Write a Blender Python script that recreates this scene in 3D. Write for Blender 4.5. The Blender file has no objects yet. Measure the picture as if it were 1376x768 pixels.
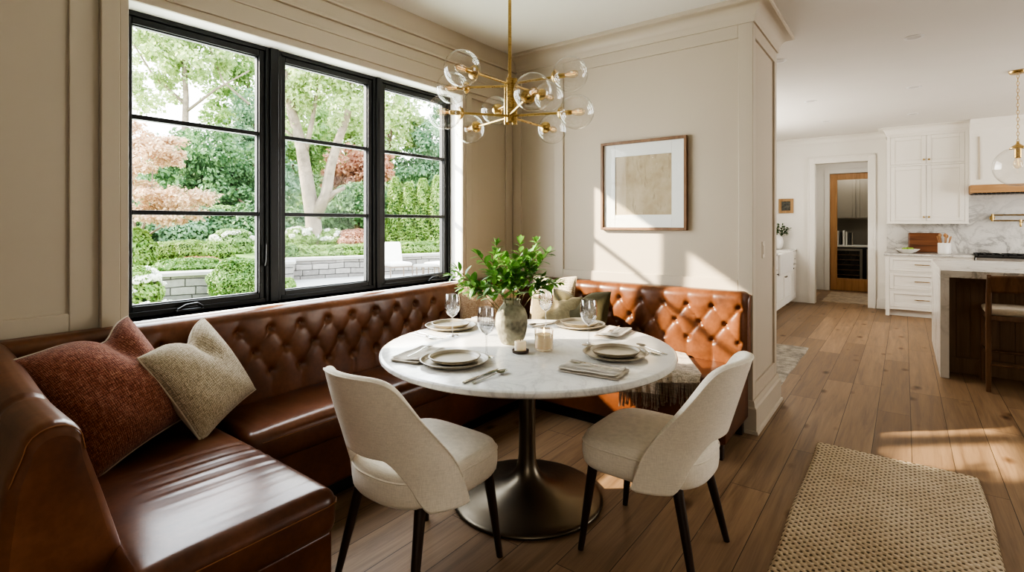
import bpy, bmesh, math, random
import numpy as np
from mathutils import Vector, Matrix

SC = bpy.context.scene
COL = SC.collection
PI = math.pi
rng = random.Random(11)

# ------------------------------------------------------------------ mesh helpers
class MB:
    """collects shapes, then links them as ONE mesh object"""
    def __init__(self):
        self.v = []; self.f = []; self.uv = {}
    def add(self, verts, faces):
        o = len(self.v)
        self.v += [tuple(p) for p in verts]
        self.f += [tuple(i + o for i in f) for f in faces]
        return self
    def box(self, x0, x1, y0, y1, z0, z1):
        x0, x1 = min(x0, x1), max(x0, x1); y0, y1 = min(y0, y1), max(y0, y1); z0, z1 = min(z0, z1), max(z0, z1)
        v = [(x0,y0,z0),(x1,y0,z0),(x1,y1,z0),(x0,y1,z0),(x0,y0,z1),(x1,y0,z1),(x1,y1,z1),(x0,y1,z1)]
        f = [(3,2,1,0),(4,5,6,7),(0,1,5,4),(1,2,6,5),(2,3,7,6),(3,0,4,7)]
        return self.add(v, f)
    def obox(self, center, half, M):
        """oriented box; M is a 3x3"""
        c = Vector(center); hx, hy, hz = half
        v = [c + M @ Vector((sx*hx, sy*hy, sz*hz)) for sz in (-1,1) for (sx,sy) in ((-1,-1),(1,-1),(1,1),(-1,1))]
        f = [(3,2,1,0),(4,5,6,7),(0,1,5,4),(1,2,6,5),(2,3,7,6),(3,0,4,7)]
        return self.add(v, f)
    def grid(self, fn, nu, nv, closeu=False, flip=False):
        o = len(self.v)
        for j in range(nv + 1):
            for i in range(nu if closeu else nu + 1):
                self.v.append(tuple(fn(i / nu, j / nv)))
        w = nu if closeu else nu + 1
        for j in range(nv):
            for i in range(nu):
                i2 = (i + 1) % w if closeu else i + 1
                q = (o + j*w + i, o + j*w + i2, o + (j+1)*w + i2, o + (j+1)*w + i)
                if flip: q = q[::-1]
                self.f.append(q)
                if not closeu:
                    self.uv[len(self.f)-1] = [(i/nu, j/nv), ((i+1)/nu, j/nv), ((i+1)/nu, (j+1)/nv), (i/nu, (j+1)/nv)][::(-1 if flip else 1)]
        return self
    def lathe(self, prof, n=48, c=(0,0,0), cap0=True, cap1=True, rad=None):
        """prof: list of (r, z); rad(theta, r) optionally bends the radius"""
        o = len(self.v); m = len(prof)
        for (r, z) in prof:
            for i in range(n):
                a = 2*PI*i/n
                rr = rad(a, r, z) if rad else r
                self.v.append((c[0] + rr*math.cos(a), c[1] + rr*math.sin(a), c[2] + z))
        for j in range(m - 1):
            for i in range(n):
                i2 = (i+1) % n
                self.f.append((o+j*n+i, o+j*n+i2, o+(j+1)*n+i2, o+(j+1)*n+i))
        if cap0: self.f.append(tuple(o + i for i in range(n))[::-1])
        if cap1: self.f.append(tuple(o + (m-1)*n + i for i in range(n)))
        return self
    def tube(self, pts, r, n=8, cap=True):
        pts = [Vector(p) for p in pts]; k = len(pts)
        rs = r if isinstance(r, (list, tuple)) else [r]*k
        o = len(self.v)
        t0 = (pts[1]-pts[0]).normalized()
        up = Vector((0,0,1)) if abs(t0.z) < .9 else Vector((1,0,0))
        nrm = (up - t0*up.dot(t0)).normalized()
        for i, p in enumerate(pts):
            if i == 0: t = pts[1]-pts[0]
            elif i == k-1: t = pts[-1]-pts[-2]
            else: t = pts[i+1]-pts[i-1]
            t.normalize()
            nrm = (nrm - t*nrm.dot(t)); nrm.normalize()
            b = t.cross(nrm)
            for j in range(n):
                a = 2*PI*j/n
                self.v.append(tuple(p + (nrm*math.cos(a) + b*math.sin(a))*rs[i]))
        for i in range(k-1):
            for j in range(n):
                j2 = (j+1) % n
                self.f.append((o+i*n+j, o+i*n+j2, o+(i+1)*n+j2, o+(i+1)*n+j))
        if cap:
            self.f.append(tuple(o+j for j in range(n))[::-1]); self.f.append(tuple(o+(k-1)*n+j for j in range(n)))
        return self
    def sphere(self, c, r, nu=24, nv=14, sc=(1,1,1)):
        o = len(self.v)
        self.v.append((c[0], c[1], c[2]-r*sc[2]))
        for j in range(1, nv):
            p = -PI/2 + PI*j/nv
            for i in range(nu):
                a = 2*PI*i/nu
                self.v.append((c[0]+r*sc[0]*math.cos(p)*math.cos(a), c[1]+r*sc[1]*math.cos(p)*math.sin(a), c[2]+r*sc[2]*math.sin(p)))
        self.v.append((c[0], c[1], c[2]+r*sc[2])); top = len(self.v)-1
        for i in range(nu):
            i2 = (i+1) % nu
            self.f.append((o, o+1+i2, o+1+i)); self.f.append((top, o+1+(nv-2)*nu+i, o+1+(nv-2)*nu+i2))
            for j in range(nv-2):
                a = o+1+j*nu
                self.f.append((a+i, a+i2, a+nu+i2, a+nu+i))
        return self
    def prism(self, poly, axis, a0, a1):
        """poly: 2D points; axis 'x' -> (y,z), 'y' -> (x,z), 'z' -> (x,y)"""
        def P(q, a):
            return {'x': (a, q[0], q[1]), 'y': (q[0], a, q[1]), 'z': (q[0], q[1], a)}[axis]
        n = len(poly)
        v = [P(q, a0) for q in poly] + [P(q, a1) for q in poly]
        f = [tuple(range(n))[::-1], tuple(range(n, 2*n))] + [(i, (i+1) % n, n+(i+1) % n, n+i) for i in range(n)]
        return self.add(v, f)
    def cushion(self, x0, x1, y0, y1, z0, z1, r=.04, crown=.02, n=(14, 14, 6), wr=None):
        """soft rounded block"""
        c = ((x0+x1)/2, (y0+y1)/2, (z0+z1)/2); h = ((x1-x0)/2, (y1-y0)/2, (z1-z0)/2)
        r = min(r, *h)
        key = {}
        def vid(i, j, k):
            t = (i, j, k)
            if t not in key:
                # cluster samples at the edges so that the rounding is smooth
                q = []
                for a, m in zip(t, n):
                    s = a/m*2-1
                    q.append(math.sin(s*PI/2)*.55 + s*.45)
                p = [q[d]*h[d] for d in range(3)]
                inn = [max(-(h[d]-r), min(h[d]-r, p[d])) for d in range(3)]
                d = Vector([p[e]-inn[e] for e in range(3)])
                if d.length > 1e-9:
                    d = d.normalized()*r
                w = [inn[e]+d[e] for e in range(3)]
                if w[2] > 0:
                    w[2] += crown*(1-(p[0]/h[0])**4)*(1-(p[1]/h[1])**4)*(w[2]/h[2])
                    if wr and w[2] > h[2]*.5: w[2] += wr(c[0]+w[0], c[1]+w[1])
                key[t] = len(self.v); self.v.append((c[0]+w[0], c[1]+w[1], c[2]+w[2]))
            return key[t]
        nx, ny, nz = n
        for i in range(nx):
            for j in range(ny):
                self.f.append((vid(i,j,nz), vid(i+1,j,nz), vid(i+1,j+1,nz), vid(i,j+1,nz)))
                self.f.append((vid(i,j+1,0), vid(i+1,j+1,0), vid(i+1,j,0), vid(i,j,0)))
        for i in range(nx):
            for k in range(nz):
                self.f.append((vid(i,0,k), vid(i+1,0,k), vid(i+1,0,k+1), vid(i,0,k+1)))
                self.f.append((vid(i+1,ny,k), vid(i,ny,k), vid(i,ny,k+1), vid(i+1,ny,k+1)))
        for j in range(ny):
            for k in range(nz):
                self.f.append((vid(nx,j,k), vid(nx,j+1,k), vid(nx,j+1,k+1), vid(nx,j,k+1)))
                self.f.append((vid(0,j+1,k), vid(0,j,k), vid(0,j,k+1), vid(0,j+1,k+1)))
        return self
    def xf(self, M):
        self.v = [tuple(M @ Vector(p)) for p in self.v]; return self
    def build(self, name, mat, parent=None, world=False, smooth=True, angle=40, bevel=0, seg=2, subsurf=0, solid=0, offset=0.0):
        v = self.v
        if world and parent is not None:
            inv = root_matrix(parent).inverted()
            v = [tuple(inv @ Vector(p)) for p in v]
        me = bpy.data.meshes.new(name)
        me.from_pydata(v, [], self.f); me.update()
        if self.uv:
            ul = me.uv_layers.new(name='UVMap')
            for fi, q in self.uv.items():
                for li, c in zip(me.polygons[fi].loop_indices, q): ul.data[li].uv = c
        if smooth:
            me.polygons.foreach_set('use_smooth', [True]*len(me.polygons))
            me.set_sharp_from_angle(angle=math.radians(angle))
        o = bpy.data.objects.new(name, me); COL.objects.link(o)
        if mat is not None: me.materials.append(mat)
        if parent is not None: o.parent = parent
        if solid:
            m = o.modifiers.new('solid', 'SOLIDIFY'); m.thickness = solid; m.offset = offset
        if bevel:
            m = o.modifiers.new('bevel', 'BEVEL'); m.width = bevel; m.segments = seg; m.limit_method = 'ANGLE'; m.angle_limit = math.radians(40)
        if subsurf:
            m = o.modifiers.new('sub', 'SUBSURF'); m.levels = subsurf; m.render_levels = subsurf
        return o

def root_matrix(o):
    M = Matrix.Translation(o.location) @ o.rotation_euler.to_matrix().to_4x4()
    return root_matrix(o.parent) @ M if o.parent else M

def tag(o, label=None, cat=None, group=None, kind=None):
    if label: o['label'] = label
    if cat: o['category'] = cat
    if group: o['group'] = group
    if kind: o['kind'] = kind
    return o
def thing(name, label, cat, loc=(0,0,0), rot=(0,0,0), group=None):
    o = bpy.data.objects.new(name, None); COL.objects.link(o)
    o.empty_display_size = .1
    o.location = loc; o.rotation_euler = rot if isinstance(rot, (tuple, list)) else (0,0,rot)
    return tag(o, label, cat, group)
def struct(name, mb, mat, parent=None, **kw):
    o = mb.build(name, mat, parent, **kw)
    if parent is None: o['kind'] = 'structure'
    return o
def struct_empty(name, loc=(0,0,0)):
    o = bpy.data.objects.new(name, None); COL.objects.link(o); o.location = loc; o['kind'] = 'structure'
    return o
KIDS = {}
def copy_tree(o, parent=None):
    c = o.copy(); COL.objects.link(c); c.parent = parent
    for ch in [k for k in bpy.data.objects if k.parent is o]:
        copy_tree(ch, c)
    return c
def np_mesh(name, verts, faces, mat, parent=None, world=True, smooth=False):
    """verts (n,3), faces (m,k) numpy arrays"""
    if parent is not None and world:
        inv = np.array(root_matrix(parent).inverted())
        verts = verts @ inv[:3,:3].T + inv[:3,3]
    me = bpy.data.meshes.new(name)
    k = faces.shape[1]
    me.vertices.add(len(verts)); me.vertices.foreach_set('co', verts.astype(np.float32).ravel())
    me.loops.add(faces.size); me.loops.foreach_set('vertex_index', faces.astype(np.int32).ravel())
    me.polygons.add(len(faces)); me.polygons.foreach_set('loop_start', np.arange(0, faces.size, k, dtype=np.int32))
    if smooth: me.polygons.foreach_set('use_smooth', np.ones(len(faces), dtype=bool))
    me.update(calc_edges=True); me.validate()
    me.materials.append(mat)
    o = bpy.data.objects.new(name, me); COL.objects.link(o)
    if parent is not None: o.parent = parent
    return o

# the camera's heading; at() gives the ground point seen at a bearing u and depth d
CAM_H = 1.356; TH = math.radians(37.2)
FWD = Vector((-math.sin(TH), math.cos(TH), 0)); RGT = Vector((math.cos(TH), math.sin(TH), 0))
def at(u, d, z=0.0):
    p = FWD*d + RGT*(u*d); return Vector((p.x, p.y, z))

# ------------------------------------------------------------------ material helpers
class NT:
    def __init__(self, name):
        self.m = bpy.data.materials.new(name); self.m.use_nodes = True
        self.t = self.m.node_tree; self.b = self.t.nodes['Principled BSDF']; self.out = self.t.nodes['Material Output']
    def n(self, kind, props=None, **inp):
        x = self.t.nodes.new(kind)
        for k, v in (props or {}).items(): setattr(x, k, v)
        for k, v in inp.items():
            k = k.replace('_', ' ')
            s = x.inputs[int(k[1:])] if (k[0] == 'i' and k[1:].isdigit()) else x.inputs[k]
            if hasattr(v, 'is_output'): self.t.links.new(v, s)
            else: s.default_value = v
        return x
    def link(self, a, b): self.t.links.new(a, b)
    def set(self, **kw):
        for k, v in kw.items():
            s = self.b.inputs[k.replace('_', ' ')]
            if hasattr(v, 'is_output'): self.t.links.new(v, s)
            else: s.default_value = v
        return self
    def coord(self, which='Object', scale=(1,1,1), rot=(0,0,0), loc=(0,0,0)):
        tc = self.n('ShaderNodeTexCoord')
        mp = self.n('ShaderNodeMapping')
        self.link(tc.outputs[which], mp.inputs['Vector'])
        mp.inputs['Scale'].default_value = scale; mp.inputs['Rotation'].default_value = rot; mp.inputs['Location'].default_value = loc
        return mp.outputs[0]
    def noise(self, vec, scale=5, detail=4, rough=.5, dist=0.0):
        return self.n('ShaderNodeTexNoise', Vector=vec, Scale=scale, Detail=detail, Roughness=rough, Distortion=dist).outputs['Fac']
    def ramp(self, fac, stops, interp='LINEAR'):
        r = self.n('ShaderNodeValToRGB', Fac=fac); e = r.color_ramp.elements; r.color_ramp.interpolation = interp
        while len(e) < len(stops): e.new(.5)
        for x, (p, c) in zip(e, stops):
            x.position = p; x.color = (*c, 1) if len(c) == 3 else c
        return r.outputs['Color']
    def mix(self, fac, a, b, blend='MIX'):
        x = self.n('ShaderNodeMix', {'data_type': 'RGBA', 'blend_type': blend})
        for s, v in ((x.inputs[0], fac), (x.inputs[6], a), (x.inputs[7], b)):
            if hasattr(v, 'is_output'): self.link(v, s)
            else: s.default_value = (*v, 1) if isinstance(v, tuple) and len(v) == 3 else v
        return x.outputs[2]
    def math(self, op, a, b=0.0, c=0.0, clamp=False):
        x = self.n('ShaderNodeMath', {'operation': op, 'use_clamp': clamp})
        for s, v in zip(x.inputs, (a, b, c)):
            if hasattr(v, 'is_output'): self.link(v, s)
            else: s.default_value = v
        return x.outputs[0]
    def bump(self, h, strength=.3, dist=.01, normal=None):
        x = self.n('ShaderNodeBump', Height=h, Strength=strength, Distance=dist)
        if normal is not None: self.link(normal, x.inputs['Normal'])
        self.link(x.outputs[0], self.b.inputs['Normal'])
        return x.outputs[0]

def basic(name, col, rough=.5, metal=0.0, var=.06, scale=8, bump=0.0, bscale=60, bdist=.002, **kw):
    t = NT(name); v = t.coord()
    f = t.noise(v, scale, 3)
    a = tuple(max(0, c*(1-var)) for c in col); b = tuple(min(1, c*(1+var)) for c in col)
    t.set(Base_Color=t.ramp(f, [(.3, a), (.7, b)]), Roughness=rough, Metallic=metal)
    if bump: t.bump(t.noise(v, bscale, 3), bump, bdist)
    for k, x in kw.items(): t.set(**{k: x})
    return t.m
def linen(name, col, var=.12, scale=1.0, rough=.9, bump=.35, dark=None):
    """plain woven cloth: crossed stretched noises"""
    t = NT(name)
    v1 = t.coord(scale=(40*scale, 40*scale, 420*scale)); v2 = t.coord(scale=(420*scale, 420*scale, 40*scale))
    n1 = t.noise(v1, 1, 2); n2 = t.noise(v2, 1, 2)
    s = t.math('ADD', n1, n2); s = t.math('MULTIPLY', s, .5)
    big = t.noise(t.coord(), 4, 2)
    s2 = t.math('ADD', t.math('MULTIPLY', s, .75), t.math('MULTIPLY', big, .25))
    lo = dark or tuple(c*(1-var*2) for c in col); hi = tuple(min(1, c*(1+var)) for c in col)
    t.set(Base_Color=t.ramp(s2, [(.36, lo), (.62, hi)]), Roughness=rough, Sheen_Weight=.25, Sheen_Roughness=.5, Specular_IOR_Level=.2)
    t.bump(s, bump, .002)
    return t.m
def knit(name, cols, n=60, rough=.95, bump=.8, uvs=True, m=None, streak=.5):
    """chunky textile on the UVs of a cushion: rows of small stitches with mixed yarn colours"""
    t = NT(name)
    v = t.coord('UV', scale=(1,1,1))
    nz = t.n('ShaderNodeTexNoise', Vector=v, Scale=30, Detail=2)
    vd = t.mix(.012, v, nz.outputs['Color'], 'ADD')
    br = t.n('ShaderNodeTexVoronoi', {'feature': 'F1'}, Vector=t.n('ShaderNodeMapping', Vector=vd, Scale=(n, (m or n), 1)).outputs[0], Scale=1.0, Randomness=.35)
    h = t.math('SUBTRACT', 1.0, br.outputs['Distance'])
    yarn = t.noise(t.n('ShaderNodeMapping', Vector=v, Scale=(n*.2, n*1.6, 1)).outputs[0], 1, 3)
    yarn2 = t.noise(t.n('ShaderNodeMapping', Vector=v, Scale=(n*1.6, n*.2, 1)).outputs[0], 1, 3)
    y = t.math('ADD', t.math('MULTIPLY', yarn, .5), t.math('MULTIPLY', yarn2, .5))
    c = t.ramp(y, [(.38, cols[0]), (.52, cols[1]), (.64, cols[2])])
    dk = t.ramp(h, [(.25, (.45,.45,.45)), (.7, (1,1,1))])
    t.set(Base_Color=t.mix(1.0, c, dk, 'MULTIPLY'), Roughness=rough, Sheen_Weight=.3, Specular_IOR_Level=.1)
    t.bump(h, bump, .004)
    return t.m
# ------------------------------------------------------------------ materials
def m_floor():
    t = NT('oak_planks')
    tc = t.n('ShaderNodeTexCoord').outputs['Object']
    sx = t.n('ShaderNodeSeparateXYZ', Vector=tc)
    # planks run along Y: feed (y, x) to the brick texture
    cv = t.n('ShaderNodeCombineXYZ', X=sx.outputs['Y'], Y=t.math('ADD', sx.outputs['X'], 20.106+.19*3))
    br = t.n('ShaderNodeTexBrick', {'offset': .37, 'offset_frequency': 3}, Vector=cv.outputs[0], Color1=(0,0,0,1), Color2=(1,1,1,1), Mortar=(.5,.5,.5,1), Scale=1.0,
             Mortar_Size=.0015, Mortar_Smooth=.1, Bias=0.0, Brick_Width=1.75, Row_Height=.19)
    pid = t.n('ShaderNodeSeparateColor', Color=br.outputs['Color']).outputs[0]
    off = t.math('MULTIPLY', pid, 37.0)
    gv = t.n('ShaderNodeCombineXYZ', X=t.math('MULTIPLY', sx.outputs['X'], 22.0), Y=t.math('ADD', t.math('MULTIPLY', sx.outputs['Y'], 1.3), off), Z=off)
    g1 = t.noise(gv.outputs[0], 1.0, 6, .62, .6)
    gv2 = t.n('ShaderNodeCombineXYZ', X=t.math('MULTIPLY', sx.outputs['X'], 150.0), Y=t.math('ADD', t.math('MULTIPLY', sx.outputs['Y'], 4.0), off), Z=off)
    g2 = t.noise(gv2.outputs[0], 1.0, 3, .6)
    kv = t.n('ShaderNodeCombineXYZ', X=t.math('MULTIPLY', sx.outputs['X'], 5.0), Y=t.math('MULTIPLY', sx.outputs['Y'], 2.6), Z=off)
    k = t.n('ShaderNodeTexVoronoi', {'feature': 'SMOOTH_F1'}, Vector=kv.outputs[0], Scale=1.0, Smoothness=.2)
    knot = t.ramp(t.math('ADD', k.outputs['Distance'], t.math('MULTIPLY', g1, .10)), [(.08, (.10,.06,.035)), (.15, (.55,.45,.35)), (.24, (1,1,1))])
    base = t.ramp(g1, [(.25, (.150,.094,.054)), (.5, (.29,.195,.118)), (.78, (.40,.28,.175))])
    tint = t.ramp(pid, [(0, (.74,.70,.66)), (.5, (.98,.95,.92)), (1, (1.18,1.14,1.10))])
    c = t.mix(1.0, base, tint, 'MULTIPLY')
    c = t.mix(t.math('MULTIPLY', g2, .45), c, (.13,.075,.04), 'MIX')
    c = t.mix(.8, c, knot, 'MULTIPLY')
    c = t.mix(br.outputs['Fac'], c, (.03,.018,.01))
    t.set(Base_Color=c, Roughness=t.ramp(g1, [(.3, (.42,)*3), (.7, (.55,)*3)]), Specular_IOR_Level=.4)
    h = t.math('SUBTRACT', t.math('MULTIPLY', g2, .12), br.outputs['Fac'])
    t.bump(h, .35, .002)
    return t.m
def m_leather(name, lo=(.066,.024,.011), mid=(.145,.055,.024), hi=(.235,.097,.045), rough=.31, wrinkle=0.0):
    t = NT(name); v = t.coord()
    n1 = t.noise(v, 3.2, 3, .5); n2 = t.noise(v, 45, 2, .5)
    f = t.math('ADD', t.math('MULTIPLY', n1, .8), t.math('MULTIPLY', n2, .2))
    t.set(Base_Color=t.ramp(f, [(.3, lo), (.5, mid), (.72, hi)]),
          Roughness=rough, Specular_IOR_Level=.45, Coat_Weight=.06, Coat_Roughness=.25)
    nb = t.bump(t.noise(v, 150, 2, .5), .05, .0015)
    if wrinkle:
        w = t.coord(scale=(2.2, 9.5, 2), rot=(0, 0, .42))
        wn = t.noise(w, 1.0, 2, .45, .35)
        nb = t.bump(wn, wrinkle, .022, nb)
    t.bump(n2, .05, .003, nb)
    return t.m
def m_marble(name, base=(.85,.84,.815), vein=(.42,.42,.43), scale=1.0, amount=.6, rough=.18, width=.06, warm=None):
    t = NT(name); v = t.coord(rot=(.5,.3,.7))
    n = t.n('ShaderNodeTexNoise', Vector=v, Scale=2.2*scale, Detail=7, Roughness=.62, Distortion=1.1)
    d = t.math('ABSOLUTE', t.math('SUBTRACT', n.outputs['Fac'], .5))
    v1 = t.ramp(d, [(0, (1,1,1)), (width, (.25,.25,.25)), (width*2.6, (0,0,0))])
    n2 = t.noise(v, 5.5*scale, 6, .65, .7)
    d2 = t.math('ABSOLUTE', t.math('SUBTRACT', n2, .47))
    v2 = t.ramp(d2, [(0, (.6,.6,.6)), (.025, (.1,.1,.1)), (.06, (0,0,0))])
    cloud = t.ramp(t.noise(v, 1.6*scale, 4, .6), [(.35, (0,0,0)), (.75, (.5,.5,.5))])
    mask = t.math('MULTIPLY', t.ramp(t.noise(v, 1.1*scale, 3), [(.36, (.1,.1,.1)), (.62, (1,1,1))]), amount)
    f = t.math('MULTIPLY', t.math('MAXIMUM', v1, v2), mask)
    c = t.mix(t.math('MULTIPLY', cloud, .35*amount), base, warm or tuple(x*.78 for x in base))
    c = t.mix(f, c, vein)
    t.set(Base_Color=c, Roughness=rough, Specular_IOR_Level=.5)
    return t.m
def m_paint(name, col, rough=.55):
    t = NT(name); v = t.coord()
    n = t.noise(v, 1.3, 3); fine = t.noise(v, 240, 2)
    t.set(Base_Color=t.ramp(n, [(.3, tuple(c*.975 for c in col)), (.7, tuple(min(1, c*1.02) for c in col))]), Roughness=rough, Specular_IOR_Level=.3)
    t.bump(fine, .04, .001)
    return t.m
def m_glass(name, tint=(1,1,1), refl=1.0, rough=.0, ior=1.45, edge=None, edgepow=3.0, edgemax=.45):
    """thin pane or blown shell: mostly see-through, mirror-like at grazing angles"""
    t = NT(name)
    fac = t.n('ShaderNodeLayerWeight', Blend=.5).outputs['Facing']
    f = t.math('MULTIPLY', t.math('ADD', t.math('MULTIPLY', t.math('POWER', fac, 5.0), .9), .055), refl, clamp=True)
    tr = t.n('ShaderNodeBsdfTransparent', Color=(*tint, 1))
    if edge is not None:
        lw = t.n('ShaderNodeLayerWeight', Blend=.5).outputs['Facing']
        p = t.math('MULTIPLY', t.math('POWER', lw, edgepow), edgemax)
        t.link(t.mix(p, tint, edge), tr.inputs['Color'])
    gl = t.n('ShaderNodeBsdfGlossy', Roughness=rough, Color=(1,1,1,1))
    mx = t.n('ShaderNodeMixShader', Fac=f)
    t.link(tr.outputs[0], mx.inputs[1]); t.link(gl.outputs[0], mx.inputs[2]); t.link(mx.outputs[0], t.out.inputs['Surface'])
    return t.m
def m_wood(name, lo, hi, scale=1.0, rough=.45, axis='z'):
    t = NT(name)
    s = {'x': (2,26,26), 'y': (26,2,26), 'z': (26,26,2)}[axis]
    v = t.coord(scale=tuple(a*scale for a in s))
    n = t.noise(v, 1, 5, .6, .8)
    t.set(Base_Color=t.ramp(n, [(.3, lo), (.7, hi)]), Roughness=rough)
    t.bump(n, .08, .002)
    return t.m
def m_brushed(name, lo, hi, rough=.3, sc=6):
    t = NT(name); v = t.coord()
    n = t.noise(v, sc, 3, .5, .3); f = t.noise(t.coord(scale=(30,30,400)), 1, 2)
    t.set(Base_Color=t.ramp(n, [(.3, lo), (.7, hi)]), Metallic=1.0, Roughness=t.ramp(f, [(.3, (rough-.02,)*3), (.7, (rough+.05,)*3)]))
    return t.m
def m_leaf(name, lo, hi, trans=.35, rough=.5, scale=3.0):
    t = NT(name); v = t.coord()
    oi = t.n('ShaderNodeNewGeometry')
    f = t.math('ADD', t.math('MULTIPLY', t.noise(v, scale, 3), .55), t.math('MULTIPLY', oi.outputs['Random Per Island'], .45))
    c = t.ramp(f, [(.25, lo), (.75, hi)])
    t.set(Base_Color=c, Roughness=rough, Specular_IOR_Level=.35)
    tl = t.n('ShaderNodeBsdfTranslucent'); t.link(c, tl.inputs['Color'])
    mx = t.n('ShaderNodeMixShader', Fac=trans)
    t.link(t.b.outputs[0], mx.inputs[1]); t.link(tl.outputs[0], mx.inputs[2]); t.link(mx.outputs[0], t.out.inputs['Surface'])
    return t.m
def m_emit(name, col, s):
    t = NT(name); t.set(Base_Color=(*col,1), Emission_Color=(*col,1), Emission_Strength=s); return t.m
def m_stonewall(name):
    t = NT(name)
    tc = t.n('ShaderNodeTexCoord').outputs['Object']
    nz = t.n('ShaderNodeTexNoise', Vector=tc, Scale=2.0, Detail=2)
    s = t.n('ShaderNodeSeparateXYZ', Vector=t.mix(.06, tc, nz.outputs['Color'], 'ADD'))
    cv = t.n('ShaderNodeCombineXYZ', X=s.outputs['X'], Y=s.outputs['Z'])
    br = t.n('ShaderNodeTexBrick', {'offset': .43, 'offset_frequency': 2, 'squash': 1.5, 'squash_frequency': 3}, Vector=cv.outputs[0], Color1=(.22,.21,.20,1), Color2=(.40,.38,.355,1), Mortar=(.07,.065,.06,1), Scale=1.0,
             Mortar_Size=.012, Mortar_Smooth=.3, Brick_Width=.42, Row_Height=.155)
    n = t.noise(tc, 14, 5)
    c = t.mix(.5, br.outputs['Color'], t.ramp(n, [(.3, (.55,.55,.55)), (.7, (1,1,1))]), 'MULTIPLY')
    t.set(Base_Color=c, Roughness=.9)
    t.bump(t.math('SUBTRACT', t.math('MULTIPLY', n, .4), br.outputs['Fac']), .6, .02)
    return t.m
def m_rug(name):
    t = NT(name)
    tc = t.n('ShaderNodeTexCoord').outputs['Object']
    nz = t.n('ShaderNodeTexNoise', Vector=tc, Scale=14.0, Detail=3)
    p = t.n('ShaderNodeSeparateXYZ', Vector=t.mix(.020, tc, nz.outputs['Color'], 'ADD'))
    # staggered stitches: dark gaps between plump loops
    g = t.math('MULTIPLY', t.math('COSINE', t.math('MULTIPLY', p.outputs['X'], 2*PI/.036)), t.math('COSINE', t.math('MULTIPLY', p.outputs['Y'], 2*PI/.040)))
    yarn = t.noise(t.n('ShaderNodeMapping', Vector=tc, Scale=(70, 180, 60)).outputs[0], 1, 3)
    g2 = t.math('ADD', g, t.math('MULTIPLY', t.math('SUBTRACT', yarn, .5), 2.2))
    gap = t.n('ShaderNodeMapRange', {'interpolation_type': 'SMOOTHSTEP'}, Value=g2, From_Min=.34, From_Max=.80).outputs[0]
    big = t.noise(tc, 3.0, 3)
    f = t.math('ADD', t.math('MULTIPLY', yarn, .6), t.math('MULTIPLY', big, .4))
    c = t.ramp(f, [(.3, (.40,.30,.195)), (.5, (.60,.485,.345)), (.7, (.76,.655,.50))])
    c = t.mix(t.math('MULTIPLY', gap, .9), c, (.06,.038,.02))
    t.set(Base_Color=c, Roughness=.95, Specular_IOR_Level=.1)
    h = t.math('ADD', t.math('MULTIPLY', t.math('SUBTRACT', 1.0, g), .5), t.math('MULTIPLY', yarn, .35))
    t.bump(h, 1.0, .008)
    return t.m
def m_art():
    t = NT('abstract_art')
    tc = t.n('ShaderNodeTexCoord').outputs['Object']
    st = t.n('ShaderNodeMapping', Vector=tc, Scale=(26, 1, 5)).outputs[0]
    n = t.noise(st, 1, 6, .7, .7); b = t.noise(tc, 5, 5, .65)
    c = t.ramp(b, [(.3, (.36,.27,.165)), (.5, (.47,.375,.25)), (.72, (.56,.475,.345))])
    k = t.ramp(n, [(.32, (.34,.28,.22)), (.46, (1,1,1))])
    c = t.mix(.75, c, k, 'MULTIPLY')
    s = t.n('ShaderNodeSeparateXYZ', Vector=tc).outputs['X']
    lft = t.math('ADD', s, t.math('MULTIPLY', t.noise(tc, 7, 3), .05))
    c = t.mix(t.ramp(lft, [(-.0, (.0,)*3), (1, (0,0,0))]), c, (.42,.42,.26))
    t.set(Base_Color=c, Roughness=.7)
    return t.m

M = {}
M['floor'] = m_floor()
M['wall'] = m_paint('greige_paint', (.522, .457, .362))
M['trim'] = m_paint('greige_trim_paint', (.532, .467, .372), .42)
M['ceiling'] = m_paint('ceiling_paint', (.77, .745, .70), .8)
M['white'] = m_paint('white_paint', (.83, .805, .75), .5)
M['cab'] = m_paint('cabinet_paint', (.82, .79, .725), .38)
M['sill'] = m_paint('sill_paint', (.78, .76, .72), .4)
M['black'] = basic('black_window_metal', (.006,.0065,.007), .45, 0, .2)
M['leather'] = m_leather('cognac_leather')
M['leather_w'] = m_leather('creased_cognac_leather', lo=(.055,.019,.009), mid=(.12,.044,.020), hi=(.195,.077,.036), rough=.29)
M['leather_d'] = m_leather('dark_cognac_leather', lo=(.055,.018,.008), mid=(.11,.037,.015), hi=(.18,.064,.026))
M['stitch'] = basic('tan_thread', (.28,.13,.055), .8)
M['marble'] = m_marble('white_table_marble', scale=1.5, amount=.46, rough=.16, width=.03, vein=(.40,.40,.42))
M['kmarble'] = m_marble('veined_slab_marble', base=(.72,.70,.66), vein=(.20,.19,.18), scale=.8, amount=.75, rough=.2, width=.035)
M['bronze'] = m_brushed('aged_bronze', (.125,.105,.078), (.165,.14,.105), .33, 2.0)
M['brass'] = m_brushed('satin_brass', (.44,.31,.125), (.58,.42,.19), .27, 2)
M['steel'] = m_brushed('cutlery_steel', (.42,.40,.37), (.62,.60,.56), .2)
M['stainless'] = m_brushed('stainless', (.45,.44,.42), (.6,.59,.57), .3)
M['linen'] = linen('oatmeal_linen', (.86,.795,.68), .07)
M['darkwood'] = m_wood('espresso_wood', (.018,.009,.005), (.05,.026,.014), .6, .4)
M['walnut'] = m_wood('walnut', (.11,.052,.024), (.22,.115,.055), 1, .45)
M['board'] = m_wood('acacia_board', (.09,.03,.012), (.27,.11,.045), .5, .4, 'x')
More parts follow.
